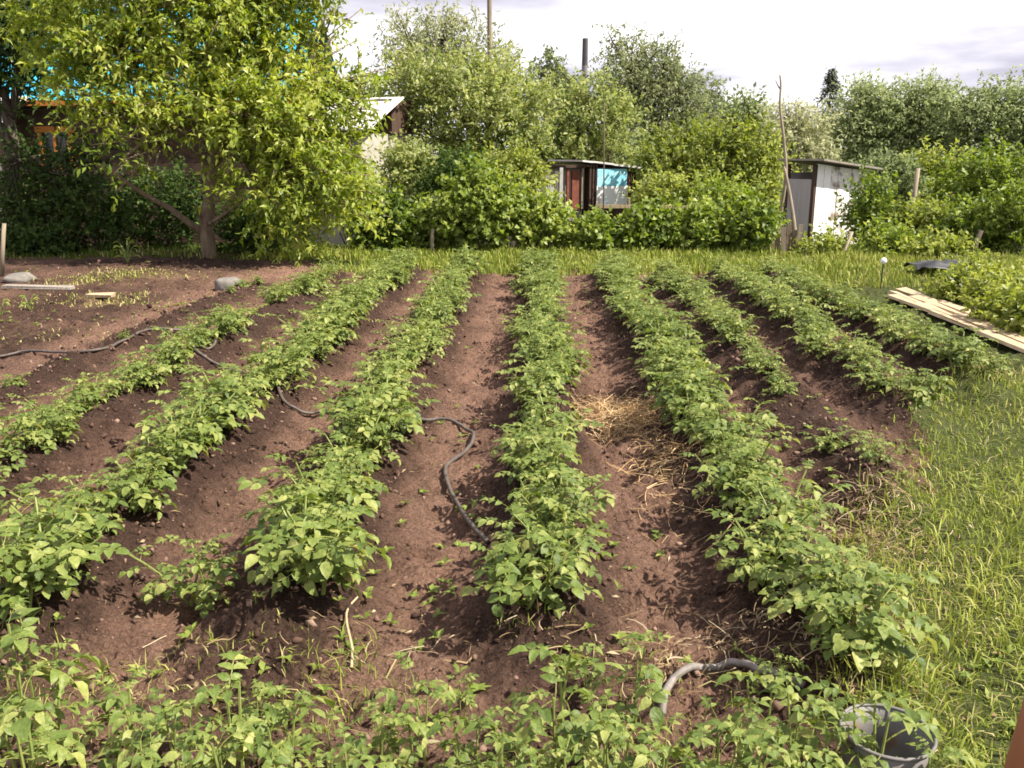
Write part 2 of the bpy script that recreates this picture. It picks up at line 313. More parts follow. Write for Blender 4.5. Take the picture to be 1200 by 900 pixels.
def base_h(x, y):
    x = np.asarray(x, float); y = np.asarray(y, float)
    drop = -0.75*sstep(15.2, 20.5, y)
    z = ridge(x, y) + drop + 0.05*(vnoise(x*0.5+3, y*0.5, 9)-0.5)
    near = (1-sstep(15, 18, y))*(1-sstep(6, 9, np.abs(x)))
    lawn = inpoly(x, y, LAWN)
    a = np.where(lawn, 0.35, 1.0)*near
    z = z + a*(0.040*(vnoise(x*5, y*5, 1)-0.5) + 0.05*(vnoise(x*11, y*11, 2)-0.5) + 0.055*(np.abs(vnoise(x*21, y*21, 3)-0.5)*1.2-.3)*(.4+1.2*vnoise(x*2.1, y*2.1, 6))+0.022*(vnoise(x*40, y*40, 4)-.5))
    return z
def H(x, y): return float(base_h(np.array([x]), np.array([y]))[0])
def GH(px, py, it=3):
    z = 0.0
    for _ in range(it):
        p = G(px, py, z); z = H(p[0], p[1])
    return np.array([p[0], p[1], z])

xs = np.arange(-6.6, 6.6, 0.0235)
xs = np.concatenate([-np.geomspace(900, 6.7, 60), xs, np.geomspace(6.7, 900, 60)])
st = []; y = 1.3
while y < 15.4: st.append(y); y += 0.017+0.0033*max(0, y-1.5)
ys = np.concatenate([[-900, -300, -100, -40, -15, -6, -3, -1, 0, 0.6, 1.0], st, np.geomspace(15.6, 1500, 70)])
gx, gy = np.meshgrid(xs, ys); gz = base_h(gx, gy)
nx, ny = len(xs), len(ys)
idx = np.arange(nx*ny).reshape(ny, nx)
fq = np.stack([idx[:-1, :-1], idx[:-1, 1:], idx[1:, 1:], idx[1:, :-1]], -1).reshape(-1, 4)
rg = ridge(gx, gy)
grass_m = np.zeros_like(gx)
grass_m[inpoly(gx+.16*(vnoise(gx*4, gy*4, 51)-.5)+.1*(vnoise(gx*11, gy*11, 52)-.5), gy+.16*(vnoise(gx*4, gy*4, 53)-.5), LAWN)] = 0.85
grass_m = np.maximum(grass_m, sstep(11.7, 12.3, gy+.5*(vnoise(gx*1.5, gy*1.5, 71)-.5)-2.2*sstep(-2.6, -4.0, gx)))
grass_m = np.maximum(grass_m, sstep(3.3, 3.6, gx)*sstep(6.2, 6.7, gy)*0.9)
grass_m = np.maximum(grass_m, sstep(8.5, 10, np.abs(gx)))
grass_m = np.maximum(grass_m, 0.30*(1-sstep(2.1, 2.5, gy)))
dry_m = np.clip(1.0-rg/0.09, 0, 1)
for k, (rx, y0, y1, h) in ROWS.items():                       # trodden middles of the furrows stay dry
    dry_m = dry_m*(1-0.75*np.exp(-((gx-rx)/0.28)**2)*(gy > y0-0.6)*(gy < y1+0.3))
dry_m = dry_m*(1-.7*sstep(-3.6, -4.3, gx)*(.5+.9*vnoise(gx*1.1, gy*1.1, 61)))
str_m = np.zeros_like(gx)
def spot(px, py, rx, ry, a):
    c = G(px, py); global str_m
    str_m = np.maximum(str_m, a*np.exp(-((gx-c[0])/rx)**2-((gy-c[1])/ry)**2))
spot(735, 490, .22, .45, .6); spot(1010, 625, .3, .35, .5); spot(125, 355, .7, .5, .5); spot(30, 395, .8, .35, .4); spot(110, 350, .3, .3, .6); spot(520, 430, .22, .8, .3); spot(380, 340, .25, .6, .45)
spot(1020, 440, .2, 1.2, .3); spot(960, 380, .15, 1.5, .3); spot(830, 770, .3, .2, .35); spot(480, 740, .35, .2, .25)
cov4 = np.stack([grass_m, dry_m, str_m, np.ones_like(gx)], -1)
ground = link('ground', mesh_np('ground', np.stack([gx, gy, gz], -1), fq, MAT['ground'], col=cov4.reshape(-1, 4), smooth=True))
tag(ground, 'brown ridged garden soil with turf around it', 'ground', kind='structure')

# ------------------------------------------------------------------ leaf geometry
def leaves_np(pos, d, n, L, W, fold=0.25, droop=0.15):
    d = unit(d); s = unit(np.cross(n, d)); n = np.cross(d, s); L = np.asarray(L)[:, None]; W = np.asarray(W)[:, None]
    b = pos; m = pos+d*L*0.45+n*L*0.04; tip = pos+d*L*(1-droop*.4)-n*L*droop
    l = pos+d*L*0.42+s*W*.5+n*W*fold; r = pos+d*L*0.42-s*W*.5+n*W*fold
    v = np.stack([b, l, m, r, tip], 1).reshape(-1, 3); k = np.arange(len(pos))[:, None]*5
    f = np.stack([k+[0, 2, 1], k+[0, 3, 2], k+[1, 2, 4], k+[2, 3, 4]], 1).reshape(-1, 3)
    return v, f
def blades_np(pos, h, wd, lean, az, rg=rng):
    n = len(pos); d = np.stack([np.cos(az), np.sin(az), 0*az], -1); s = np.stack([-np.sin(az), np.cos(az), 0*az], -1)
    up = np.array([0, 0, 1.]); h = h[:, None]; wd = wd[:, None]; lean = lean[:, None]
    m = pos+up*h*.55+d*h*lean*.35; t = pos+up*h*(1-.35*lean)+d*h*lean
    tw = rg.normal(0, .5, (n, 1)); s = unit(s+d*tw)
    v = np.stack([pos-s*wd*.5, pos+s*wd*.5, m-s*wd*.4, m+s*wd*.4, t], 1).reshape(-1, 3); k = np.arange(n)[:, None]*5
    f = np.stack([k+[0, 1, 3], k+[0, 3, 2], k+[2, 3, 4]], 1).reshape(-1, 3)
    return v, f

# ------------------------------------------------------------------ trees and shrubs
def make_tree(name, label, cat, base, lobes, mat, n_twig, k_leaf, L, W, twig=0.35, trunk_r=0.1, group=None, up=0.5, droop=0.0, bark='bark_dark', seed=1,
              fork=0.35, hollow=0.5, trunk_pts=None, limb_twigs=10, crown_name='crown', stems=0):
    R = np.random.default_rng(seed); base = np.asarray(base, float)
    root = tag(empty(name, base), label, cat, group)
    lob = np.array(lobes, float); lob[:, 3:6] = np.maximum(lob[:, 3:6]-(.45 if stems else .18)*twig, .35*lob[:, 3:6]); lob[:, 2] -= .3*up*twig; vol = lob[:, 3]*lob[:, 4]*lob[:, 5]; pr = vol**0.75; pr /= pr.sum()
    li = R.choice(len(lob), n_twig, p=pr)
    u = unit(R.normal(size=(n_twig, 3))); rad = R.random(n_twig)**hollow
    rad *= 0.82+0.36*R.random(n_twig)
    org = lob[li, :3]+u*lob[li, 3:6]*rad[:, None]
    tdir = unit(u*0.8+R.normal(size=(n_twig, 3))*0.5+np.array([0, 0, up]))
    ln = twig*(0.6+0.8*R.random(n_twig))
    t = np.linspace(0.1, 1, k_leaf)[None, :]+R.normal(0, .04, (n_twig, k_leaf))
    pos = org[:, None]+tdir[:, None]*(ln[:, None]*t)[..., None]-np.array([0, 0, 1.])*(droop*ln[:, None]*t*t)[..., None]
    pos = pos+R.normal(0, 0.03*twig, pos.shape)
    ld = unit(tdir[:, None]*0.55+R.normal(size=pos.shape)*0.75+np.array([0, 0, -0.15-0.5*droop]))
    nn = unit(R.normal(size=pos.shape)*0.7+np.array([0.15, -0.1, 0.9])+u[:, None]*0.4)
    sz = (0.65+0.6*R.random(n_twig*k_leaf))
    v, f = leaves_np(pos.reshape(-1, 3), ld.reshape(-1, 3), nn.reshape(-1, 3), L*sz, W*sz)
    lt = R.normal(0, .09, len(lob)); tint = np.clip(0.42+lt[li][:, None]+R.normal(0, .13, n_twig)[:, None]+R.normal(0, .15, (n_twig, k_leaf)), 0, 0.95).reshape(-1)
    cr = link(crown_name, mesh_np(crown_name, v-base, f, MAT[mat], tint=np.repeat(tint, 5)), root)
    ctr = (lob[:, :3]*pr[:, None]).sum(0)
    if stems:                                             # a shrub: several thin stems from the ground
        mb = MB()
        for i in range(stems):
            q = org[R.integers(n_twig)]; b = base+np.array([R.normal(0, .12*lob[0, 3]), R.normal(0, .08), -0.05])
            mid = (b+q)/2+R.normal(0, .06, 3); mb.tube(np.array([b, mid, q])-base, [trunk_r, trunk_r*.8, trunk_r*.4], 5)
        mb.build('stems', MAT[bark], root)
    else:
        if trunk_pts is None:
            top = ctr+np.array([0, 0, .2*lob[:, 5].max()]); hh = np.linspace(0, 1, 7)[:, None]
            trunk_pts = base+(top-base)*hh+R.normal(0, .35*trunk_r, (7, 3))*np.sin(hh*3.1); trunk_pts[0, 2] -= 0.2
        tp = np.asarray(trunk_pts, float); nseg = len(tp)
        mb = MB(); mb.tube(tp-base, trunk_r*np.linspace(1.15, .3, nseg), 9); mb.build('trunk', MAT[bark], root, True)
        for j in range(len(lob)):
            a = tp[min(nseg-1, int(nseg*(fork+(0.95-fork)*R.random())))]; b = lob[j, :3]
            md = (a+b)/2+R.normal(0, .06, 3)*np.linalg.norm(b-a)+np.array([0, 0, .05])
            mb = MB(); mb.tube(smooth_path(np.array([a, md, b])-base, 4), np.linspace(trunk_r*.5, trunk_r*.18, 9), 6)
            for q in R.permutation(np.nonzero(li == j)[0])[:limb_twigs]:
                st_ = b+(a-b)*R.random()*.5; e = org[q]+tdir[q]*ln[q]*.8
                mb.tube(np.array([st_, (st_+e)/2+R.normal(0, .05, 3)*np.linalg.norm(e-st_), e])-base, [trunk_r*.16, trunk_r*.11, trunk_r*.05], 4)
            mb.build('limb', MAT[bark], root, True)
    return root
def lobes_px(Y, items):                                    # (px, py, dY, rx px, rz px) -> metres
    o = []
    for (px, py, dY, rx, rz) in items:
        c = P(px, py, Y+dY); k = M_PX(Y+dY)*1.02; o.append((c[0], c[1], c[2], rx*k, 0.85*(rx+rz)/2*k, rz*k))
    return o
def base_px(px, Y): x = P(px, 250, Y)[0]; return (x, Y, H(x, Y))

# the big fruit tree at the left
bx, by, bz = GH(245, 304); Y = by
tp = [(bx, by, bz-.25), P(244, 285, Y), P(241, 265, Y-.05), P(246, 235, Y), P(252, 195, Y+.05), P(254, 150, Y), P(250, 110, Y+.1), P(262, 60, Y+.1), P(270, 0, Y+.2), P(275, -50, Y)]
make_tree('fruit_tree', 'large yellow-green fruit tree with forked trunk in front of the blue-roofed house', 'tree', (bx, by, bz),
 lobes_px(Y, [(130, 35, -.3, 75, 60), (205, 20, .3, 70, 60), (285, 40, -.2, 65, 65), (330, 10, .3, 55, 55), (120, 110, -.6, 55, 35), (325, 120, -.4, 60, 60), (290, 130, -.8, 55, 50),
  (385, 160, -.2, 42, 50), (350, 203, -.6, 60, 50), (402, 234, -.5, 40, 40), (300, 218, -.7, 44, 36), (340, 260, -.6, 48, 28), (175, 138, -.9, 45, 28), (145, 182, -1.1, 32, 18),
  (390, 40, .2, 20, 30), (425, 100, .2, 18, 25), (400, 110, 0, 30, 30), (60, 20, -.2, 55, 45), (95, 75, -.5, 40, 30), (240, 95, -.6, 50, 45), (160, 70, -.5, 35, 40), (200, -60, 0, 130, 50), (330, -60, 0, 70, 45)]),
 'fruit', 3700, 13, 0.12, 0.044, twig=0.42, trunk_r=0.105, up=0.25, droop=0.25, bark='bark', seed=3, trunk_pts=tp, limb_twigs=14, hollow=0.55)
# its low left limb, bare and pale, is a limb of the same tree
ft = bpy.data.objects['fruit_tree']; mb = MB(); b0 = np.array(ft.location)
mb.tube(smooth_path(np.array([P(240, 275, Y), P(222, 262, Y-.2), P(200, 245, Y-.35), P(178, 233, Y-.5), P(150, 215, Y-.7), P(120, 190, Y-.8)])-b0, 4), np.linspace(.055, .02, 21), 7)
mb.build('limb', MAT['bark'], ft, True)
mb = MB(); mb.tube(smooth_path(np.array([P(238, 262, Y-.1), P(232, 250, Y-.15), P(230, 240, Y-.3)])-b0, 4), np.linspace(.03, .015, 9), 6)
mb.tube(smooth_path(np.array([P(242, 264, Y-.1), P(262, 252, Y-.2), P(285, 235, Y-.4)])-b0, 4), np.linspace(.03, .015, 9), 6); mb.build('limb', MAT['bark'], ft, True)

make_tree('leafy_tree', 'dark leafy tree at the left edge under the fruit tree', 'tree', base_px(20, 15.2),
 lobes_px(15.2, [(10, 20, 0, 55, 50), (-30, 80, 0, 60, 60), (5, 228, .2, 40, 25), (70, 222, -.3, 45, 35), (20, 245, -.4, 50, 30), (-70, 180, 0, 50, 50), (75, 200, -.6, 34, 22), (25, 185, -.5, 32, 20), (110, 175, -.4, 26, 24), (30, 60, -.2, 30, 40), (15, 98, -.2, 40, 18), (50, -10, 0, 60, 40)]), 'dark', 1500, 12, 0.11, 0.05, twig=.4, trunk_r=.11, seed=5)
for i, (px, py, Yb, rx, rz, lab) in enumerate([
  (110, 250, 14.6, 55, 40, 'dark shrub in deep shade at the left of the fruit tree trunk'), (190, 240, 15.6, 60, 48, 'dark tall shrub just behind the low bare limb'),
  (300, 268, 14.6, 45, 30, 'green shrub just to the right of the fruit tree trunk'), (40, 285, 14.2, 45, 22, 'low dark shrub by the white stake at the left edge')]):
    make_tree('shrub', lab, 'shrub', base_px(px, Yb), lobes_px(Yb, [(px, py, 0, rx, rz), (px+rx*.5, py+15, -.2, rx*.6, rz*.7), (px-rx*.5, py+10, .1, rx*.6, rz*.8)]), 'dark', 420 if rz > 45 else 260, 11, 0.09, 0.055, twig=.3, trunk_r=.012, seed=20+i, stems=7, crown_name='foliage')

# row of leafy bushes along the far end
HD = [(450, 262, 14.9, 42, 40, 'first leafy bush of the hedge, beside the fruit tree'), (503, 268, 15.2, 28, 30, 'small leafy bush low between the first two hedge bushes'), (562, 242, 15.0, 56, 52, 'tallest and broadest leafy bush of the hedge, left of the sheds'),
      (640, 264, 15.1, 34, 36, 'leafy bush of the hedge below the red-brown shed'), (704, 280, 14.9, 30, 25, 'leafy bush of the hedge below the blue and white shed'), (762, 272, 15.0, 36, 34, 'leafy bush of the hedge just right of the blue shed'),
      (822, 270, 15.0, 32, 36, 'leafy bush of the hedge below the bright green thicket'), (880, 266, 14.8, 30, 40, 'leafy bush of the hedge next to the dead tree')]
for i, (px, py, Yb, rx, rz, lab) in enumerate(HD):
    make_tree('hedge_bush', lab, 'bush', base_px(px, Yb), lobes_px(Yb, [(px, py, 0, rx*.9, rz*.9), (px-rx*.45, py+12, -.1, rx*.55, rz*.7), (px+rx*.5, py+8, .1, rx*.55, rz*.75), (px, py-rz*.4, .1, rx*.5, rz*.55)]),
              'hedge', int(300*rx/34), 12, 0.105, 0.075, twig=.33, trunk_r=.011, seed=40+i, stems=9, crown_name='foliage', group='bushes along the far end of the plot', up=.6)

# trees beyond the hedge
T = [('garden_tree', 'broad yellow-green garden tree standing behind the tallest hedge bush', 20.5, 558, [(482, 105, 0, 34, 45), (530, 95, 0, 40, 32), (580, 98, .5, 38, 32), (615, 120, 0, 38, 36), (560, 130, -.5, 55, 42), (500, 150, 0, 35, 38), (610, 165, -.3, 36, 30), (550, 175, -.3, 50, 22)], 'fruit2', 1150, 13, .14, .055, .5, .12, .75, 0),
     ('willow_tree', 'pale silvery willow rising behind the garden tree', 34, 520, [(475, 45, 0, 30, 33), (515, 40, 0, 34, 32), (555, 55, 0, 32, 36), (500, 85, 0, 50, 40), (580, 90, 0, 22, 36)], 'willow', 900, 12, .2, .06, .8, .2, .3, .3),
     ('garden_tree', 'small pale yellow-green garden tree behind the red-brown shed', 24.5, 685, [(655, 130, 0, 32, 32), (695, 118, 0, 34, 26), (720, 135, 0, 22, 30), (670, 165, 0, 45, 28), (630, 185, 0, 30, 28), (715, 165, .5, 30, 25)], 'fruit2', 800, 12, .15, .06, .5, .1, .6, .1),
     ('birch_tree', 'small distant pointed birch left of the smokestack', 62, 648, [(645, 72, 0, 9, 16), (642, 92, 0, 18, 16), (665, 100, 0, 16, 14), (650, 115, 0, 24, 18)], 'birch', 420, 10, .34, .14, 1.2, .2, .1, .5),
     ('birch_tree', 'tall dark birch with several peaks right of the smokestack', 46, 765, [(724, 58, 0, 11, 30), (733, 90, 0, 26, 38), (757, 66, 0, 18, 26), (785, 66, 0, 13, 26), (800, 85, 0, 14, 22), (765, 105, 0, 34, 34), (795, 120, 0, 26, 32), (745, 140, 0, 34, 30), (790, 155, 0, 45, 26)], 'birch', 2000, 11, .22, .085, 1.2, .3, .15, .55),
     ('birch_tree', 'lower birch with feathery tips beside the tall dark birch', 56, 828, [(828, 105, 0, 9, 18), (812, 115, 0, 13, 18), (832, 135, 0, 22, 22), (855, 138, 0, 20, 18)], 'birch', 520, 10, .32, .12, 1.2, .25, .15, .5),
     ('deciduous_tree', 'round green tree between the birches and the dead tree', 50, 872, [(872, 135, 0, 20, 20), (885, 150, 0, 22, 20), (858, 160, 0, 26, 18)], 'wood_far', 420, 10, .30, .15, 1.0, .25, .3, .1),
     ('thicket_tree', 'bright yellow-green thicket tree right of the blue shed', 21.5, 790, [(785, 185, 0, 32, 26), (815, 180, .3, 35, 26), (800, 215, -.3, 38, 24)], 'lush', 520, 13, .14, .06, .5, .07, .6, 0),
     ('thicket_tree', 'bright yellow-green thicket tree just left of the dead tree', 20.5, 865, [(855, 178, 0, 38, 28), (890, 190, 0, 28, 30), (850, 215, -.2, 45, 26), (885, 230, -.3, 32, 26)], 'lush', 700, 13, .14, .06, .5, .07, .6, 0),
     ('willow_tree', 'grey-green willow behind the white outhouse roof', 36, 935, [(922, 140, 0, 24, 20), (945, 150, 0, 26, 24), (925, 170, 0, 34, 22), (950, 180, 0, 26, 20)], 'willow', 560, 12, .2, .07, .8, .18, .3, .3),
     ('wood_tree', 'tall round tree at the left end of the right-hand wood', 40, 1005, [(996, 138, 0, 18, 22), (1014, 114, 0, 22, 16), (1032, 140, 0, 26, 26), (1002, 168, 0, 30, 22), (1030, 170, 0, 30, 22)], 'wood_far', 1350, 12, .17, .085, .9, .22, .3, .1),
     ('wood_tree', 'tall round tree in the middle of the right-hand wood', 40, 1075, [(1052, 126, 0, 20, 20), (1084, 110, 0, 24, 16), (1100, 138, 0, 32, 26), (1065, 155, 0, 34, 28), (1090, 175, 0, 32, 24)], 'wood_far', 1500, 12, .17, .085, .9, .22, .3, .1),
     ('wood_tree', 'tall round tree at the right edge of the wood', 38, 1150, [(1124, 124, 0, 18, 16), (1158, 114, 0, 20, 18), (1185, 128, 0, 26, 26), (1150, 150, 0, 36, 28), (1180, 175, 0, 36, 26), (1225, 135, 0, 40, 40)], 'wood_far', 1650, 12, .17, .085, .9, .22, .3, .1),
     ('wood_tree', 'lower leafy tree in front of the right-hand wood, by the grey post', 26, 1085, [(1060, 219, 0, 32, 26), (1095, 209, 0, 34, 26), (1085, 249, -0.4, 42, 28)], 'lush', 640, 13, .16, .075, .6, .1, .4, 0),
     ('wood_tree', 'lower leafy tree in front of the wood at the right edge', 24, 1165, [(1135, 216, 0, 32, 28), (1170, 206, 0, 34, 30), (1155, 251, -0.4, 45, 30), (1215, 226, 0, 40, 45)], 'hedge', 760, 13, .15, .075, .6, .1, .4, 0),
     ('garden_tree', 'grey-green tree behind the small grey house', 26, 430, [(415, 110, 0, 20, 14), (440, 120, 0, 24, 20), (395, 130, 0, 26, 25)], 'fruit2', 300, 12, .16, .07, .5, .1, .4, .1)]
for i, (nm, lab, Yb, bpx, items, mat, nt_, kl, L, W, tw, tr, up, dr) in enumerate(T):
    make_tree(nm, lab, 'tree', base_px(bpx, Yb), lobes_px(Yb, items), mat, nt_, kl, L, W, twig=tw, trunk_r=tr, up=up, droop=dr, seed=60+i, limb_twigs=6)
for i, (px, py, Yb, rx, rz, mt, lab) in enumerate([(478, 195, 18.0, 34, 34, 'fruit2', 'green bush in the gap between the small grey house and the garden tree'), (600, 200, 18.4, 42, 30, 'lush', 'pale bush behind the hedge, left of the board fence'),
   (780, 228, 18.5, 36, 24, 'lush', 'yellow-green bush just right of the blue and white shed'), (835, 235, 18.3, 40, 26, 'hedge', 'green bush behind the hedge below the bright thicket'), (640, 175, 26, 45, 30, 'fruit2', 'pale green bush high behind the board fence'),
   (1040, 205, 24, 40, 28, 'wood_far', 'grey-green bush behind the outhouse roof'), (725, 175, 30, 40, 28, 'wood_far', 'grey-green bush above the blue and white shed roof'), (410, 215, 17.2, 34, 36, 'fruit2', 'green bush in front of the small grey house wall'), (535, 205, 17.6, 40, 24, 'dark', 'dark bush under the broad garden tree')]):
    make_tree('garden_bush', lab, 'bush', base_px(px, Yb), lobes_px(Yb, [(px, py, 0, rx*.9, rz*.9), (px-rx*.5, py+rz*.5, -.1, rx*.6, rz*.8), (px+rx*.5, py+rz*.5, .1, rx*.6, rz*.8)]), mt, int(9*rx), 11, .11*Yb/18, .055*Yb/18, twig=.4, trunk_r=.015, seed=170+i, stems=8, crown_name='foliage', up=.5)
# a pointed spruce
def spruce(px, Yb, top_py, wpx, label, seed):
    R = np.random.default_rng(seed); b = np.array(base_px(px, Yb)); top = P(px, top_py, Yb); root = tag(empty('spruce_tree', b), label, 'tree'); hgt = top[2]-b[2]
    n = 430; t = R.random(n)**.7; lay = np.round(t*22)/22; r = (1-lay)*wpx*M_PX(Yb)*(.55+.5*R.random(n)); az = R.random(n)*6.28
    pos = np.stack([r*np.cos(az), r*np.sin(az), lay*hgt*.96+.05*hgt-.25*r], -1)
    k = 6; pp = np.repeat(pos, k, 0)*np.array([1, 1, 1])*1.0; pp[:, :2] *= R.random((n*k, 1))**.5; pp += R.normal(0, .08, pp.shape)
    d = np.stack([np.cos(np.repeat(az, k)), np.sin(np.repeat(az, k)), np.full(n*k, -.25)], -1)+R.normal(0, .5, (n*k, 3))
    v, f = leaves_np(pp, d, np.tile([0, 0, 1.], (n*k, 1))+R.normal(0, .3, (n*k, 3)), .38*(.6+.6*R.random(n*k)), np.full(n*k, .12))
    link('crown', mesh_np('crown', v, f, MAT['spruce'], tint=np.repeat(np.clip(R.normal(.4, .15, n*k), 0, .95), 5)), root)
    mb = MB(); mb.tube([(0, 0, -.2), (0, 0, hgt*.5), (0, 0, hgt)], [.22, .12, .02], 7); mb.build('trunk', MAT['bark_dark'], root)
spruce(961, 58, 84, 62, 'pointed dark spruce top above the willow', 5)
# far wood behind everything, one unbroken mass
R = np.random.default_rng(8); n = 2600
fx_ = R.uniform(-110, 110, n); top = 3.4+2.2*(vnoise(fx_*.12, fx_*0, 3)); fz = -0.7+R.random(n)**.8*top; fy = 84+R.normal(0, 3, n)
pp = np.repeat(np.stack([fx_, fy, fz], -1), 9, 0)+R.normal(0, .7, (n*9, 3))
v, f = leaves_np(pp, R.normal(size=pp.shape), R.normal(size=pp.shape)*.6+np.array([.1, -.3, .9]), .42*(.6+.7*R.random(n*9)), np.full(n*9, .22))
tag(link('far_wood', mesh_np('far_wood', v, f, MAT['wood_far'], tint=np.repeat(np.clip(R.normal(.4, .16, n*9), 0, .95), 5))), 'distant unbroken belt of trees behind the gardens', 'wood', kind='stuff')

# bushes at the right, in front of and beside the outhouse
RB = [(1018, 245, 15.8, 28, 46, 'hedge', 'sapling_bush', 'slender young bush growing in front of the white outhouse wall'), (1075, 265, 15.5, 42, 32, 'lush', 'garden_bush', 'leafy bush right of the white outhouse'),
      (1145, 268, 15.0, 45, 34, 'hedge', 'garden_bush', 'leafy bush at the right edge behind the leaning post'), (966, 293, 14.6, 30, 14, 'lush', 'garden_bush', 'low bush at the foot of the white outhouse'),
      (1195, 250, 14.6, 30, 45, 'hedge', 'garden_bush', 'tall leafy bush cut by the right edge'), (1100, 297, 13.6, 34, 14, 'lush', 'garden_bush', 'low bush behind the black sheet on the grass'), (1040, 287, 14.3, 30, 16, 'hedge', 'garden_bush', 'low bush behind the white garden light')]
for i, (px, py, Yb, rx, rz, mt, nm, lab) in enumerate(RB):
    make_tree(nm, lab, 'bush', base_px(px, Yb), lobes_px(Yb, [(px, py, 0, rx*.9, rz*.9), (px-rx*.5, py+rz*.3, -.1, rx*.5, rz*.6), (px+rx*.5, py+rz*.2, .1, rx*.55, rz*.7)]), mt, int(11*rx*(.8 if rz > 20 else .6)), 11, .095, .05, twig=.32, trunk_r=.013, seed=90+i, stems=8, crown_name='foliage', up=.5)
for i, (px, py) in enumerate([(1125, 332), (1165, 338), (1205, 345), (1172, 358), (1205, 372), (1215, 325), (1140, 315)]):
    g_ = GH(px, py+22); k = 30*M_PX(g_[1])
    rt = make_tree('flowering_bush', ['white-flecked low bush nearest the start of the board path', 'white-flecked low bush beside the middle of the board path', 'white-flecked low bush at the right edge, middle of three', 'white-flecked low bush touching the board path near the right edge',
        'white-flecked low bush nearest the viewer at the right edge', 'white-flecked low bush farthest back at the right edge', 'white-flecked low bush just in front of the black sheet'][i], 'bush', g_,
        [(g_[0], g_[1], g_[2]+.15, k, k*.9, .19), (g_[0]+.2, g_[1]+.1, g_[2]+.12, k*.7, k*.7, .15)], 'lush', 150, 11, .07, .045, twig=.22, trunk_r=.007, seed=120+i, stems=6, crown_name='foliage', group='low flowering bushes right of the path')
    R = np.random.default_rng(300+i)
    for q in range(7):
        a = R.random()*6.28; rr = k*R.random()**.5; mb = MB()
        mb.lathe([(0.001, .012), (.014, .008), (.02, 0.012), (.012, -.004)], (rr*math.cos(a), rr*math.sin(a), .29+.06*R.random()-.15*(rr/k)**2), 6)
        mb.build('flower', MAT['flower'], rt)

# ------------------------------------------------------------------ buildings
def panel_row(parent, name, mat, p0, p1, z0, z1, n, th=.03, gap=.006, jit=.004):   # upright boards side by side
    p0 = np.array(p0, float); p1 = np.array(p1, float); L = np.linalg.norm(p1-p0); d = (p1-p0)/L; nrm = np.array([-d[1], d[0]]); wdt = L/n
    A = np.array([[d[0], nrm[0], 0], [d[1], nrm[1], 0], [0, 0, 1.]]); mb = MB(); mb.box((0, 0, 0), (wdt-gap, th, z1-z0), A); me = mb.mesh(name, MAT[mat])
    for i in range(n):
        c = p0+d*wdt*(i+.5)+nrm*rng.normal(0, jit); o = link(name, me, parent); o.location = (c[0], c[1], (z0+z1)/2+rng.normal(0, jit*2))
# house with the blue roof
hb = tag(empty('house', (-9.8, 19.0, -.6)), 'dark brown wooden house with blue metal roof behind the fruit tree', 'house'); hb_l = np.array(hb.location)
X0, X1, YF, YB = P(-170, 180, 19)[0], P(338, 180, 19)[0], 19.0, 23.5
zE = P(100, 118, 19)[2]; zR = zE+1.9
mb = MB(); mb.box(((X0+X1)/2+9.8, (YF+YB)/2-19, (zE-.6)/2+.3), (X1-X0, YB-YF, zE+.6)); mb.build('wall', MAT['brownwood'], hb)
nb = 22
for i in range(12):                                        # horizontal cladding boards, slightly proud
    zc = .15+i*(zE+.55)/12; mb = MB(); mb.box(((X0+X1)/2+9.8, -.02, zc+.12), (X1-X0-.02, .03, (zE+.6)/12-.015)); mb.build('board', MAT['brownwood'], hb)
sl = math.atan2(zR-zE, (YB-YF)/2); rl = math.hypot(zR-zE, (YB-YF)/2)+.35
npan = 11; pw = (X1-X0+.6)/npan
for side in (0, 1):
    mbp = MB(); a = sl if side == 0 else -sl
    mbp.box((0, 0, 0), (pw-.01, rl, .03), rotx(a))
    for rx_ in (-.35, -.12, .12, .35): mbp.box((rx_*pw, 0, 0)+rotx(a)@np.array([0, 0, .025]), (.05, rl, .03), rotx(a))
    mep = mbp.mesh('roof_panel', MAT['blueroof'])
    for i in range(npan):
        o = link('roof_panel', mep, hb); yy = YF-.15+math.cos(sl)*rl/2-.1 if side == 0 else YB+.15-math.cos(sl)*rl/2+.1
        o.location = (X0-.3+pw*(i+.5)+9.8, yy-19, (zE-.02+math.sin(sl)*rl/2)+.6)
mb = MB(); mb.box(((X0+X1)/2+9.8, -.33, zE+.6-.06), (X1-X0+.6, .03, .11)); mb.build('fascia', MAT['orange'], hb)
for xg in (X0, X1):
    mb = MB(); v = np.array([(xg+9.8-.04, 0, zE+.6), (xg+9.8-.04, YB-YF, zE+.6), (xg+9.8-.04, (YB-YF)/2, zR+.5), (xg+9.8+.04, 0, zE+.6), (xg+9.8+.04, YB-YF, zE+.6), (xg+9.8+.04, (YB-YF)/2, zR+.5)])
    mb.add(v, [(0, 2, 1), (3, 4, 5), (0, 1, 4, 3), (1, 2, 5, 4), (2, 0, 3, 5)]); mb.build('gable', MAT['brownwood'], hb)
for wpx in (65, -60):
    c = P(wpx, 175, 18.9)-hb_l; k = M_PX(19); wn = empty('window', (0, 0, 0)); wn.parent = hb; w_, h_ = 34*k, 44*k
    for (dx_, dz_, sx_, sz_) in ((0, h_/2, w_+.16, .12), (0, -h_/2, w_+.16, .06), (-w_/2, 0, .08, h_-.1), (w_/2, 0, .08, h_-.1), (0, 0, .05, h_-.1)):
        mb = MB(); mb.box((c[0]+dx_, c[1]+.02, c[2]+dz_), (sx_, .06, sz_)); mb.build('frame', MAT['orange'], wn)
    for s_ in (-1, 1):
        mb = MB(); mb.box((c[0]+s_*w_*.24, c[1]+.045, c[2]), (w_*.44, .01, h_-.1)); mb.build('pane', MAT['glass'], wn)
mb = MB(); c = P(8, 190, 18.8); 
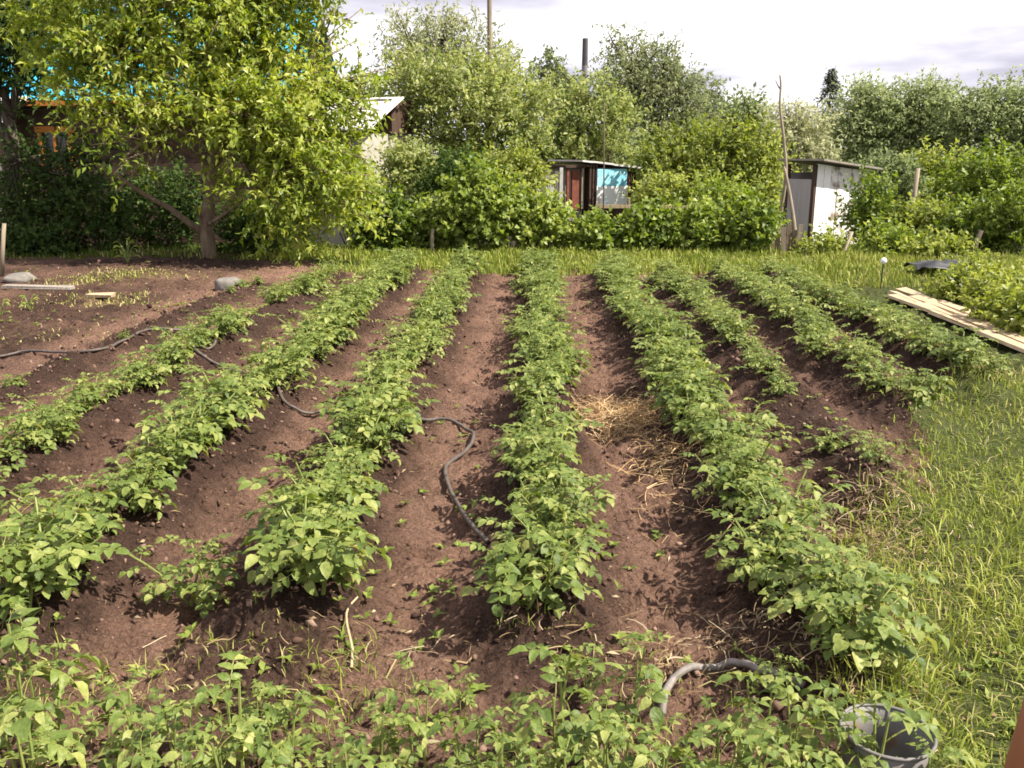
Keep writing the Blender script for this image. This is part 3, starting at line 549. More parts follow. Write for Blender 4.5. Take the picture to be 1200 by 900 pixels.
lean = tag(empty('shed', (c[0], 18.2, H(c[0], 18.2))), 'white-walled lean-to at the far left in front of the house', 'shed'); zb = H(c[0], 18.2)
mb = MB(); mb.box((-.8, 0, (P(0, 192, 18.2)[2]-zb)/2), (2.6, .08, P(0, 192, 18.2)[2]-zb)); mb.build('wall', MAT['whitewash'], lean)
mb = MB(); mb.box((-.8, -.02, P(0, 140, 18.2)[2]-zb), (2.4, .08, .5)); mb.build('wall', MAT['whitewash'], lean)
for xx in (-2.0, .35): mb = MB(); mb.box((xx, -.09, (P(0, 120, 18.2)[2]-zb)/2), (.09, .09, P(0, 120, 18.2)[2]-zb)); mb.build('post', MAT['brownwood'], lean)
mb = MB(); mb.box((-.8, .4, P(0, 115, 18.2)[2]-zb), (2.9, 1.3, .05), rotx(.2)); mb.build('roof', MAT['slate'], lean)

# small grey house with pale roof
c = P(432, 200, 18.6); zb = H(c[0], 18.6); gh = tag(empty('small_house', (c[0]-.35, 19.4, zb), math.radians(-24)), 'small grey house with pale roof right of the fruit tree', 'house'); zt = P(440, 156, 18.6)[2]-zb
mb = MB(); mb.box((-.25, .3, zt/2), (1.5, 1.8, zt)); mb.build('wall', MAT['greywall'], gh)
mb = MB(); mb.box((-.55, -.63, zt*.58), (.5, .04, .7)); mb.build('shutter', MAT['lightblue'], gh)
mb = MB(); mb.box((.42, -.63, zt/2), (.14, .05, zt-.02)); mb.build('corner_board', MAT['greyplank'], gh)
mb = MB(); mb.box((-.25, -.72, zt+.02), (2.0, .05, .16)); mb.build('fascia', MAT['brownwood'], gh)
for i in range(5):
    mb = MB(); mb.box((-1.12+i*.43, -.1, zt+.40), (.42, 1.5, .035), rotx(math.radians(27))); mb.build('roof_panel', MAT['slate'], gh)
mb = MB(); mb.box((-.25, .85, zt+.36), (1.7, .9, .7)); mb.build('attic', MAT['brownwood'], gh)

# red-brown shed and blue-and-white shed
Yb = 22.0; k = M_PX(Yb)
def shed_box(root, name, mat, px0, px1, py0, py1, Yc, dep, inset=0):
    a = P(px0, py1, Yc); b = P(px1, py0, Yc); mb = MB(); mb.box(((a[0]+b[0])/2-root.location.x, Yc+dep/2-root.location.y, (a[2]+b[2])/2-root.location.z), (b[0]-a[0], dep, b[2]-a[2])); return mb.build(name, MAT[mat], root)
bs = tag(empty('garden_shed', (P(712, 200, Yb)[0], Yb, H(1.9, Yb)), math.radians(24)), 'small garden shed with blue and white painted panel and pale sloping roof', 'shed')
shed_box(bs, 'wall', 'brownwood', 687, 756, 196, 262, Yb+.05, 1.5)
shed_box(bs, 'panel', 'mural_blue', 698, 738, 198, 218, Yb-.02, .05); shed_box(bs, 'panel', 'mural_white', 697, 739, 218.2, 240, Yb-.02, .055)
shed_box(bs, 'corner_board', 'redwood', 739.3, 741.5, 205, 242, Yb-.03, .05)
for i in range(5): shed_box(bs, 'board', 'brownwood', 742+i*3, 744.6+i*3, 199+i*.7, 250, Yb-.005, .04)
for i in range(3): shed_box(bs, 'board', 'brownwood', 687.5+i*4, 691+i*4, 193, 248, Yb-.005, .04)
a = P(678, 189, Yb-.3); b = P(762, 198, Yb-.3); ln = b-a; an = math.atan2(ln[2], ln[0]); lw = np.linalg.norm(ln)/6
for i in range(6):
    mb = MB(); q = a+ln*(i+.5)/6-np.array(bs.location); mb.box((q[0], q[1]+1.2, q[2]+.01+rng.normal(0, .006)), (lw*.99, 1.95, .04), roty(-an)); mb.build('roof_sheet', MAT['slate'], bs)
rs = tag(empty('tool_shed', (P(672, 200, 21.8)[0], 21.8, H(1.2, 21.8)), math.radians(24)), 'low red-brown shed adjoining the blue and white one', 'shed')
shed_box(rs, 'wall', 'greyplank', 662, 685, 197, 262, 21.85, 1.0); shed_box(rs, 'door', 'redwood', 669.5, 679.5, 200, 245, 21.78, .05); shed_box(rs, 'post', 'deadwood', 681, 685, 196, 245, 21.74, .07); shed_box(rs, 'post', 'redwood', 662, 665.5, 198, 245, 21.74, .07); shed_box(rs, 'roof', 'brownwood', 660, 686.5, 193.5, 196.6, 21.7, 1.3)
ws = tag(empty('board_fence', (P(645, 200, 21)[0], 21.0, H(.8, 21))), 'pale weathered board fence left of the red-brown shed', 'fence')
for i in range(9): shed_box(ws, 'plank', ('whitewash', 'greyplank', 'whitewash')[i % 3], 612+i*5.4, 616.8+i*5.4, 212-(i % 3)*3-i*1.2, 262, 21+.0, .03)
shed_box(ws, 'rail', 'greyplank', 610, 662, 224, 227, 21.06, .04)
fr = tag(empty('rail_fence', (P(770, 240, 17.5)[0], 17.5, H(2.5, 17.5))), 'low weathered rail fence behind the hedge below the sheds', 'fence')
for p0 in (700, 735, 775, 815): shed_box(fr, 'post', 'deadwood', p0, p0+4, 232, 285, 17.5, .07)
shed_box(fr, 'rail', 'plank', 698, 745, 240, 244, 17.44, .04); shed_box(fr, 'rail', 'plank', 746, 820, 241, 244.5, 17.44, .04)

# white outhouse
oy = 17.0; cA = P(955, 240, oy); zb = H(cA[0], oy); oh = tag(empty('outhouse', (cA[0], oy, zb), math.radians(31)), 'white peeling wooden outhouse with sloping roof and side greyed for shade', 'shed')
zl = P(955, 192, oy)[2]-zb; wdt = 80*M_PX(oy); zr = zl-.14
def prism_wall(name, mat, x0, x1, y, th, z0, za, zc):
    mb = MB(); mb.add([(x0, y, z0), (x1, y, z0), (x1, y, zc), (x0, y, za), (x0, y+th, z0), (x1, y+th, z0), (x1, y+th, zc), (x0, y+th, za)], [(0, 1, 2, 3), (5, 4, 7, 6), (4, 0, 3, 7), (1, 5, 6, 2), (3, 2, 6, 7), (4, 5, 1, 0)]); return mb.build(name, MAT[mat], oh)
nbd = 7
for i in range(nbd):
    x0 = wdt*i/nbd; x1 = wdt*(i+1)/nbd-.008; prism_wall('board', 'whitepaint' if i < 2 else 'whitewash', x0, x1, rng.normal(0, .004), .03, .05, zl+(zr-zl)*i/nbd, zl+(zr-zl)*(i+1)/nbd)
mb = MB(); mb.box((-.03, .36, (zl-.28)/2), (.03, .56, zl-.28)); mb.build('door', MAT['shade_grey'], oh)  # side face of the white outhouse, its shade put into the grey colour
mb = MB(); mb.box((-.03, .035, zl/2), (.06, .07, zl-.02)); mb.build('post', MAT['brownwood'], oh)
mb = MB(); mb.box((-.03, .68, zl/2), (.06, .07, zl-.02)); mb.build('post', MAT['brownwood'], oh)
mb = MB(); mb.box((wdt/2, .70, zr/2), (wdt, .03, zr-.05)); mb.build('wall', MAT['shade_grey'], oh)
mb = MB(); mb.box((wdt-.02, .365, zr/2), (.03, .62, zr-.05)); mb.build('wall', MAT['whitewash'], oh)
for i in range(4):
    mb = MB(); xx = -.14+(wdt+.3)*(i+.5)/4; mb.box((xx, .3, zl+.06+(zr-zl)*xx/wdt), ((wdt+.3)/4-.01, 1.1, .035), roty(math.atan2(zl-zr, wdt))); mb.build('roof_board', MAT['greyplank'], oh)

# smokestack, poles, posts
b = np.array(base_px(682, 250.)); k = M_PX(250); top = P(682, 45, 250.)[2]; ck = tag(empty('smokestack', b), 'distant dark banded brick smokestack against the sky', 'chimney')
zz_ = np.linspace(0, top-b[2], 15)
for i in range(14):
    r0 = 3.9*k*(1-.2*zz_[i]/zz_[-1]); r1 = 3.9*k*(1-.2*zz_[i+1]/zz_[-1]); mb = MB(); mb.lathe([(0.01, zz_[i]), (r0, zz_[i]), (r1, zz_[i+1]), (r1*.8, zz_[i+1]), (.01, zz_[i+1]-.01)], n=14); mb.build('band', MAT['concrete_dark' if i in (13, 12, 9, 11) else 'concrete'], ck)
b = np.array(base_px(575, 30.)); up_ = tag(empty('utility_pole', b), 'tall grey wooden utility pole above the garden tree', 'pole')
hp = P(575, -70, 30.)[2]-b[2]; mb = MB(); mb.tube([(0, 0, -.3), (0, 0, hp*.5), (0, 0, hp)], [.10, .085, .07], 10); mb.build('pole', MAT['deadwood'], up_)
mb = MB(); mb.box((0, -.1, hp-.35), (1.2, .08, .1)); mb.build('crossarm', MAT['greyplank'], up_)
for s_ in (-.5, .5): mb = MB(); mb.lathe([(.001, .16), (.03, .15), (.045, .08), (.025, .05), (.03, 0)], (s_, -.1, hp-.3), 8); mb.build('insulator', MAT['whitepaint'], up_)
Yd = 15.2; b = np.array(base_px(916, Yd)); dt = tag(empty('dead_tree', b), 'thin bare dead tree with a forked tip beside the outhouse', 'tree')
mb = MB(); mb.tube(smooth_path(np.array([b-[0, 0, .2], P(915, 250, Yd), P(921, 205, Yd), P(918, 160, Yd), P(914, 125, Yd), P(915, 100, Yd), P(914, 88, Yd)])-b, 4), np.linspace(.035, .013, 25), 7); mb.build('trunk', MAT['deadwood'], dt, True)
mb = MB(); mb.tube(smooth_path(np.array([P(914, 104, Yd), P(911, 99, Yd), P(909, 94, Yd)])-b, 3), np.linspace(.012, .006, 7), 5); mb.build('branch', MAT['deadwood'], dt)
mb = MB(); mb.tube(smooth_path(np.array([P(919, 195, Yd), P(925, 225, Yd-.1), P(930, 258, Yd-.2), P(934, 300, Yd-.3)])-b, 4), np.linspace(.022, .04, 13), 7); mb.build('branch', MAT['deadwood'], dt, True)
def pole(name, label, p0, p1, r, mat, cat='post', n=8):
    p0 = np.array(p0, float); p1 = np.array(p1, float); m_ = (p0+p1)/2+rng.normal(0, .01, 3)*np.linalg.norm(p1-p0); mb = MB(); mb.tube(np.array([p0, m_, p1])-p0, [r*1.1, r, r*.85], n); o = mb.build(name, MAT[mat], None, True); o.location = p0; return tag(o, label, cat)
def gp(px, py, Y): x = P(px, py, Y)[0]; return (x, Y, H(x, Y)-.1)
pole('fence_post', 'pale grey post standing upright among the bushes right of the outhouse', gp(1066, 260, 16.5), P(1076, 197, 16.5), .045, 'deadwood')
pole('leaning_pole', 'thin leaning stick in front of the white outhouse wall', GH(984, 306), P(999, 272, 14.0), .022, 'deadwood')
pole('fence_post', 'dark leaning post in the bushes at the right edge', gp(1134, 300, 14.2), P(1150, 270, 14.2), .04, 'bark_dark')
pole('thin_rod', 'thin dark rod rising in front of the blue and white shed', gp(707, 260, 17.0), P(708, 120, 17.0), .012, 'bark_dark', 'rod')
pole('garden_stake', 'pale wooden stake at the left edge below the house', GH(2, 322), P(5, 262, GH(2, 322)[1]), .028, 'deadwood')
pole('hedge_stake', 'short pale stake under the small bush of the hedge', gp(506, 290, 14.5), P(507, 268, 14.5), .03, 'deadwood')
pole('hedge_stake', 'short brown stake between the hedge bushes below the sheds', gp(683, 290, 15.4), P(681, 262, 15.4), .03, 'bark')
bf = tag(empty('picket_fence', gp(918, 280, 14.6)), 'broken brown picket fence at the foot of the dead tree', 'fence'); bl = np.array(bf.location)
for i in range(7):
    q = np.array(gp(900+i*6, 280, 14.6))-bl; mb = MB(); mb.box((q[0], q[1]+rng.normal(0, .01), q[2]+.28+rng.normal(0, .05)), (.07, .02, .5+.1*rng.random()), roty(rng.normal(0, .08))); mb.build('plank', MAT['bark' if i % 3 else 'deadwood'], bf)
mb = MB(); mb.box((0, .03, .42), (.62, .03, .06)); mb.build('rail', MAT['bark'], bf)

# ------------------------------------------------------------------ potato plants
def leaflet(p, d, n, L, W, R):
    s = np.cross(n, d); c = R.uniform(.10, .28); dr = .06+.16*R.random(); v = [p]
    for t, wf, z in ((.15, .72, .04), (.40, 1.0, .06), (.72, .66, .01-dr*.3)):
        for q in (-1, 0, 1): v.append(p+d*L*t+s*q*W*.5*wf+n*(L*z+(W*c*wf+R.normal(0, .07*W) if q else 0)))
    v.append(p+d*L-n*L*dr)
    return np.array(v), [(0, 2, 1), (0, 3, 2), (1, 2, 5), (1, 5, 4), (2, 3, 6), (2, 6, 5), (4, 5, 8), (4, 8, 7), (5, 6, 9), (5, 9, 8), (7, 8, 10), (8, 9, 10)]
def potato_leaf(seed, k=7, big=1.0, slim=1.0):
    R = np.random.default_rng(seed); vs, fs, ti, n = [], [], [], 0
    Lr = .17; pts = []; a = R.uniform(.25, .5); cur = R.uniform(1.0, 1.6)
    p = np.zeros(3); N_ = 6
    for i in range(N_+1):
        pts.append(p.copy()); an = a-cur*i/N_; p = p+np.array([math.cos(an), R.normal(0, .06), math.sin(an)])*Lr/N_
    pts = np.array(pts)
    for i in range(N_):                                      # thin rachis
        s = np.array([0, .0022, 0]); vs.append(np.array([pts[i]-s, pts[i]+s, pts[i+1]-s*.8, pts[i+1]+s*.8])); fs += [(n, n+1, n+3), (n, n+3, n+2)]; n += 4; ti += [.75]*4
        s = np.array([0, 0, .0022]); vs.append(np.array([pts[i]-s, pts[i]+s, pts[i+1]-s*.8, pts[i+1]+s*.8])); fs += [(n, n+1, n+3), (n, n+3, n+2)]; n += 4; ti += [.75]*4
    def put(t, side, L):
        nonlocal n
        i = min(N_-1, int(t*N_)); fr_ = t*N_-i; pos = pts[i]*(1-fr_)+pts[i+1]*fr_; tg = unit(pts[i+1]-pts[i]); up = unit(np.cross(tg, [0, 1., 0])*-1.0)
        if up[2] < 0: up = -up
        d = unit(tg*(1.0 if side == 0 else .45)+np.array([0, side*1.0, 0])+up*R.normal(.0, .15)-np.array([0, 0, .12])); nn = unit(up+R.normal(0, .18, 3)); nn = unit(nn-d*np.dot(nn, d))
        v, f = leaflet(pos, d, nn, L, L*R.uniform(.60, .74)*slim, R); vs.append(v); fs.extend([tuple(x+n for x in q) for q in f]); n += 11; ti.extend([float(np.clip(R.normal(.45, .2), 0, 1))]*11)
    put(.99, 0, .078*big*R.uniform(.9, 1.1))
    for t, L in ((.82, .068), (.58, .062), (.36, .05))[:(k-1)//2]:
        for s in (-1, 1): put(t+R.normal(0, .02), s, L*big*R.uniform(.85, 1.15))
    return np.vstack(vs), np.array(fs), np.array(ti)
LEAVES = [potato_leaf(500+i, 7 if i % 3 else 5, .85) for i in range(7)]+[potato_leaf(540+i, 7 if i % 2 else 5, .98, .85) for i in range(4)]
LEAF_ME = [mesh_np('leaf', v, f, MAT['potato'], tint=t) for v, f, t in LEAVES]
def plant_spec(seed, nst=5, hgt=.34, spread=.9, tall=False):
    R = np.random.default_rng(seed); stems, lv = [], []
    for i in range(nst):
        az = 6.28*(i+R.random()*.7)/nst; lean = R.uniform(.25, 1.0)*spread if not tall else R.uniform(.02, .25); ln = hgt*R.uniform(.85, 1.2)
        b = np.array([R.normal(0, .03), R.normal(0, .03), -.02]); pts = [b]; 
        for q in range(5):
            el = math.pi/2-lean*(.6+.5*q/4); pts.append(pts[-1]+np.array([math.cos(az)*math.cos(el), math.sin(az)*math.cos(el), math.sin(el)])*ln/5)
        pts = np.array(pts); stems.append(pts)
        nl = (10 if not tall else 6)
        for j in range(nl):
            t = (.25 if not tall else .45)+(.75 if not tall else .55)*(j+.3*R.random())/(nl-1); t = min(t, 1)*4.999; q = int(t); pos = pts[q]+(pts[q+1]-pts[q])*(t-q)
            la = az+j*2.4+R.normal(0, .3); el = R.uniform(-.1, .35)+(.45 if j >= nl-2 else 0); d = np.array([math.cos(la)*math.cos(el), math.sin(la)*math.cos(el), math.sin(el)])
            nn = np.array([0, 0, 1.])+R.normal(0, .15, 3); nn = unit(nn-d*np.dot(nn, d)); s = np.cross(nn, d); sc_ = R.uniform(.55, 1.08)*(1 if tall else .88)*(.62 if j >= nl-1 else (.8 if j == nl-2 else 1))
            lv.append((np.stack([d, s, nn], 1)*sc_, pos, int(R.integers(7) if not tall else R.integers(7, 11))))
    return stems, lv
def spec_parts(spec):
    stems, lv = spec; vs, fs, ts, n = [], [], [], 0
    for A, p, k in lv:
        v, f, t = LEAVES[k]; vs.append(v@A.T+p); fs.append(f+n); ts.append(t); n += len(v)
    fo = mesh_np('foliage', np.vstack(vs), np.vstack(fs), MAT['potato'], tint=np.concatenate(ts))
    sm = []
    for pts in stems:
        mb = MB(); mb.tube(pts, np.linspace(.0065, .0035, len(pts)), 5); sm.append(mb.mesh('stem', MAT['potato_stem']))
    mb = MB(); [mb.tube(pts, np.linspace(.0065, .0035, len(pts)), 4) for pts in stems]; allst = mb.mesh('stems', MAT['potato_stem'])
    return fo, sm, allst
SPECS = [plant_spec(700+i, 5+i % 2, .31, .78) for i in range(8)]; SPARTS = [spec_parts(s) for s in SPECS]
TALLS = [plant_spec(800+i, 1+(i+1) % 3, .40, tall=True) for i in range(5)]; TPARTS = [spec_parts(s) for s in TALLS]
def put_plant(name, spec, parts, loc, rz, s, label, group, detail):
    r = tag(empty(name, loc, rz, s), label, 'potato plant', group); fo, sm, al = parts
    if name == 'potato_plant': r.scale = (s, s, s*.8)
    if detail:
        for m_ in sm: link('stem', m_, r)
        for A, p, k in spec[1]:
            o = link('leaf', LEAF_ME[k], r); M = Matrix.Identity(4)
            for a in range(3):
                for b_ in range(3): M[a][b_] = float(A[a, b_])
                M[a][3] = float(p[a])
            o.matrix_local = M
    else: link('foliage', fo, r); link('stems', al, r)
    return r
def ordn(n): return '%d%s' % (n, 'th' if 10 <= n % 100 <= 20 else {1: 'st', 2: 'nd', 3: 'rd'}.get(n % 10, 'th'))
ROWTXT = {'L0': 'the sparse row farthest left', 'L1': 'the third row left of the middle', 'L2': 'the second row left of the middle', 'L3': 'the first row left of the middle', 'C': 'the middle row',
          'R1': 'the first row right of the middle', 'R2': 'the second row right of the middle', 'R3': 'the third row right of the middle', 'R4': 'the fourth row right of the middle'}
GAPS = {'L3': [(4.8, 5.05)], 'C': [(4.35, 4.62)], 'L1': [(7.6, 8.4), (10.2, 10.6)], 'R2': [], 'L2': []}
R = np.random.default_rng(77); n_pl = 0
for k, (rx, y0, y1, h) in ROWS.items():
    y = y0+.12; i = 0
    while y < y1:
        skip = any(a < y < b for a, b in GAPS.get(k, [])); step = R.uniform(.20, .28); s = R.uniform(.78, 1.14)*(.86+.28*float(vnoise(np.array([y*1.1]), np.array([hash_id[k]]), 3)[0]))
        if k == 'L0': skip = R.random() < .55; s *= .4
        if k == 'L1': s *= .82
        if k in ('R2', 'R3', 'R4'): s *= .82
        if k == 'R2' and y < 6.6: s *= .62; skip = skip or not (3.9 < y < 4.5 or 5.3 < y < 6.6)
        if not skip:
            i += 1; n_pl += 1; x = rx+row_wob(k, np.array([y]))[0]+R.normal(0, .06); q = int(R.integers(len(SPECS)))
            put_plant('potato_plant', SPECS[q], SPARTS[q], (x, y, H(x, y)-.01), R.random()*6.28, s, 'potato plant, %s from the near end of %s' % (ordn(i), ROWTXT[k]), 'potato plants in the rows', y < 4.7)
        y += step
for px, py, lab in ((243, 705, 'compact potato plant standing alone on the dark soil end, left of its row'),):
    g_ = GH(px, py); put_plant('potato_plant', SPECS[2], SPARTS[2], g_, .4, .9, lab, 'potato plants in the rows', True)
# tall stalks and weeds in the front strip
FP = [(20, 905, .95), (62, 880, 1.05), (110, 945, .8), (165, 895, .85), (220, 930, .7), (288, 915, .95), (340, 940, .75), (385, 915, .65), (440, 930, .75), (490, 905, .65), (545, 940, .75), (660, 925, .95),
      (610, 945, .7), (742, 850, .8), (835, 955, .7), (880, 890, .85), (930, 930, .8), (968, 955, .9), (1070, 970, .7), (685, 815, .35), (545, 830, .35), (300, 835, .35), (440, 845, .35), (905, 805, .45), (1005, 960, .9), (40, 970, 1.0), (260, 975, .8), (420, 975, .8), (590, 975, .8), (720, 970, .8), (870, 980, .8), (200, 985, .75), (365, 970, .6), (640, 985, .75), (760, 985, .75), (920, 985, .8), (705, 900, .55), (130, 885, .5)]
order = sorted(range(len(FP)), key=lambda i: FP[i][0])
for rank, i in enumerate(order):
    px, py, s = FP[i]; py += 10; s *= .92; g_ = GH(px, py); q = i % len(TALLS)
    put_plant('potato_stalk', TALLS[q], TPARTS[q], (g_[0], g_[1], g_[2]-.01), R.random()*6.28, s, 'upright potato stalk in the front strip, %s from the left' % ordn(rank+1), 'upright stalks in the front strip', True)

# ------------------------------------------------------------------ grass, weeds, straw, clods (uncountable)
def scatter_in(poly, n, R, bias=1.0):
    p = np.array(poly); lo, hi = p.min(0), p.max(0); o = np.zeros((0, 2))
    while len(o) < n:
        q = lo+(hi-lo)*R.random((n*2, 2)); q = q[inpoly(q[:, 0], q[:, 1], poly)]
        keep = R.random(len(q)) < np.minimum(1, (bias/np.maximum(q[:, 1], .3))**1.3); o = np.vstack([o, q[keep]])
    return o[:n]
def grass(name, label, pts, hmin, hmax, wd, R, dry=.15, lean=.6, green=.4):
    h = hmin+(hmax-hmin)*R.random(len(pts))**1.6
    h = h*(.55+.9*vnoise(pts[:, 0]*2.2, pts[:, 1]*2.2, 14))
    p3 = np.column_stack([pts, base_h(pts[:, 0], pts[:, 1])-.01])
    v, f = blades_np(p3, h, wd*(.6+.8*R.random(len(pts)))*(1+.12*np.maximum(0, pts[:, 1]-3)), np.abs(R.normal(lean*.6, lean*.5, len(pts))), R.random(len(pts))*6.28, R)
    t = np.clip(green+R.normal(0, .16, len(pts))+.25*(vnoise(pts[:, 0]*1.3, pts[:, 1]*1.3, 31)-.5), 0, .82); t = np.where(R.random(len(pts)) < dry*(.4+1.3*vnoise(pts[:, 0]*1.7, pts[:, 1]*1.7, 40)), R.uniform(.85, 1, len(pts)), t)
    return tag(link(name, mesh_np(name, v, f, MAT['grass'], tint=np.repeat(t, 5))), label, 'grass', kind='stuff')
R = np.random.default_rng(5)
lawn_near = [(x, y) for x, y in LAWN]
pts = scatter_in([(min(x, 4.6), y) for x, y in LAWN], 80000, R, 2.2); pts = pts[(pts[:, 1] > 1.3)]
grass('lawn_grass', 'long yellow-green grass along the right side of the plot', np.column_stack([pts[:, 0]+R.normal(0, .05, len(pts))-np.abs(R.normal(0, .07, len(pts)))*(pts[:, 1] > 2.6), pts[:, 1]+R.normal(0, .06, len(pts))]), .025, .095, .005, R, .12, 1.0, .48)
pts = np.column_stack([R.uniform(-4.6, 7.5, 42000), R.uniform(11.7, 15.4, 42000)]); pts = pts[(pts[:, 0] > -2.6+R.normal(0, .3, len(pts))) | (pts[:, 1] > 13.6)]
grass('back_grass', 'bright strip of long grass at the foot of the hedge', pts, .05, .16, .008, R, .06, green=.42)
pts = np.column_stack([R.uniform(3.35, 8, 22000), R.uniform(6.5, 13.6, 22000)]); pts = pts[~((pts[:, 0] > 3.5) & (pts[:, 0] < 4.55) & (pts[:, 1] < 10.8))]
grass('path_grass', 'long grass on both sides of the board path', pts, .05, .17, .007, R, .15, green=.5)
pts = np.column_stack([R.uniform(-1.7, 1.3, 5000), R.uniform(1.5, 2.6, 5000)]); pts = pts[vnoise(pts[:, 0]*3, pts[:, 1]*3, 8) > .45]
grass('front_weeds', 'thin grass and weeds growing between the front stalks', pts, .02, .08, .004, R, .35, 1.2)
c1, c2, c3 = G(125, 352), G(30, 395), G(60, 350)
pts = np.vstack([np.column_stack([R.normal(c[0], a, n), R.normal(c[1], b, n)]) for c, a, b, n in ((c1, .5, .3, 700), (c2, .6, .25, 350), (G(100, 330), .3, .3, 700), (G(165, 322), .35, .3, 900), (G(380, 335), .2, .6, 700))])
grass('dry_grass', 'patches of dry yellow grass on the soil in front of the shrubs', pts, .02, .07, .006, R, .7, 1.1)
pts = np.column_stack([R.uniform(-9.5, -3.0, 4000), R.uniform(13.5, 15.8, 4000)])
grass('shade_grass', 'dim grass in the shade beneath the fruit tree', pts, .04, .14, .009, R, .08, green=.05)  # blades tinted dark, tree shade put into their colour
# ground-hugging seedlings in the furrows and the front strip
n = 1900; pw_ = np.vstack([np.column_stack([R.uniform(-4, 2.2, 1500), 2.0+R.random(1500)**1.6*9]), np.column_stack([R.uniform(-9, -3.6, 400), R.uniform(7, 13.3, 400)])]); keep = (vnoise(pw_[:, 0]*2.5, pw_[:, 1]*1.2, 17) > .62) | ((pw_[:, 1] < 2.7) & (R.random(n) < .8)); pw_ = pw_[keep]
pz = base_h(pw_[:, 0], pw_[:, 1]); k = 6; pp = np.repeat(np.column_stack([pw_, pz+.012]), k, 0); az = R.random(len(pp))*6.28
v, f = leaves_np(pp, np.stack([np.cos(az), np.sin(az), .35+.3*R.random(len(pp))], -1), np.tile([0, 0, 1.], (len(pp), 1)), R.uniform(.018, .05, len(pp)), R.uniform(.010, .022, len(pp)))
tag(link('seedling_weeds', mesh_np('seedling_weeds', v, f, MAT['hedge'], tint=np.repeat(np.clip(R.normal(.5, .18, len(pp)), 0, 1), 5))), 'tiny weed seedlings scattered over the furrows', 'weeds', kind='stuff')
# soil clods
phi = (1+5**.5)/2; ico = unit(np.array([(-1, phi, 0), (1, phi, 0), (-1, -phi, 0), (1, -phi, 0), (0, -1, phi), (0, 1, phi), (0, -1, -phi), (0, 1, -phi), (phi, 0, -1), (phi, 0, 1), (-phi, 0, -1), (-phi, 0, 1)], float))
icf = np.array([(0, 11, 5), (0, 5, 1), (0, 1, 7), (0, 7, 10), (0, 10, 11), (1, 5, 9), (5, 11, 4), (11, 10, 2), (10, 7, 6), (7, 1, 8), (3, 9, 4), (3, 4, 2), (3, 2, 6), (3, 6, 8), (3, 8, 9), (4, 9, 5), (2, 4, 11), (6, 2, 10), (8, 6, 7), (9, 8, 1)])
n = 37000; q = np.vstack([np.column_stack([R.uniform(-4.6, 2.9, 32000), 2.0+R.random(32000)**1.7*9.5]), np.column_stack([R.uniform(-8.5, -3.2, 5000), R.uniform(6, 13, 5000)])]); rr = ridge(q[:, 0], q[:, 1]); q = q[(R.random(n) < .22+rr/.11) & ~inpoly(q[:, 0], q[:, 1], LAWN)]; n = len(q)
sz = .003+.010*R.random(n)**3.5; sz *= 1+.06*q[:, 1]
v = ico[None]*(1+R.normal(0, .34, (n, 12, 1)))*sz[:, None, None]*R.uniform(.5, 1.35, (n, 1, 3)); v = v+np.column_stack([q, base_h(q[:, 0], q[:, 1])+sz*.35])[:, None]
f = (icf[None]+np.arange(n)[:, None, None]*12).reshape(-1, 3)
tag(link('soil_clods', mesh_np('soil_clods', v, f, MAT['clod'], tint=np.repeat(np.clip(R.normal(.42, .28, n), 0, 1), 12))), 'crumbly brown soil clods over the ridges and furrows', 'soil clods', kind='stuff')
# dry litter: bits of dead leaf and stalk
n = 1900; q = np.vstack([np.column_stack([R.uniform(-4.2, 2.4, n), 2.0+R.random(n)**1.5*9]), np.column_stack([R.uniform(-9, -3.2, 900), R.uniform(6, 13, 900)])]); n = len(q); wgt = (vnoise(q[:, 0]*1.8, q[:, 1]*.9, 23) > .45) | (q[:, 1] < 3); q = q[wgt]; n = len(q); az = R.random(n)*6.28
v, f = leaves_np(np.column_stack([q, base_h(q[:, 0], q[:, 1])+.01]), np.stack([np.cos(az), np.sin(az), R.normal(0, .2, n)], -1), np.tile([0, 0, 1.], (n, 1))+R.normal(0, .5, (n, 3)), R.uniform(.012, .06, n), R.uniform(.004, .014, n))
tag(link('dry_litter', mesh_np('dry_litter', v, f, MAT['litter'], tint=np.repeat(R.random(n), 5))), 'pale bits of dead leaf and stalk on the soil', 'litter', kind='stuff')
_hx = np.arange(-1.5, 3, .03); _hy = np.arange(1.5, 7.5, .03); _hg = base_h(*np.meshgrid(_hx, _hy))
def hz_(x, y): return float(_hg[min(max(int(round((y-1.5)/.03)), 0), len(_hy)-1), min(max(int(round((x+1.5)/.03)), 0), len(_hx)-1)])
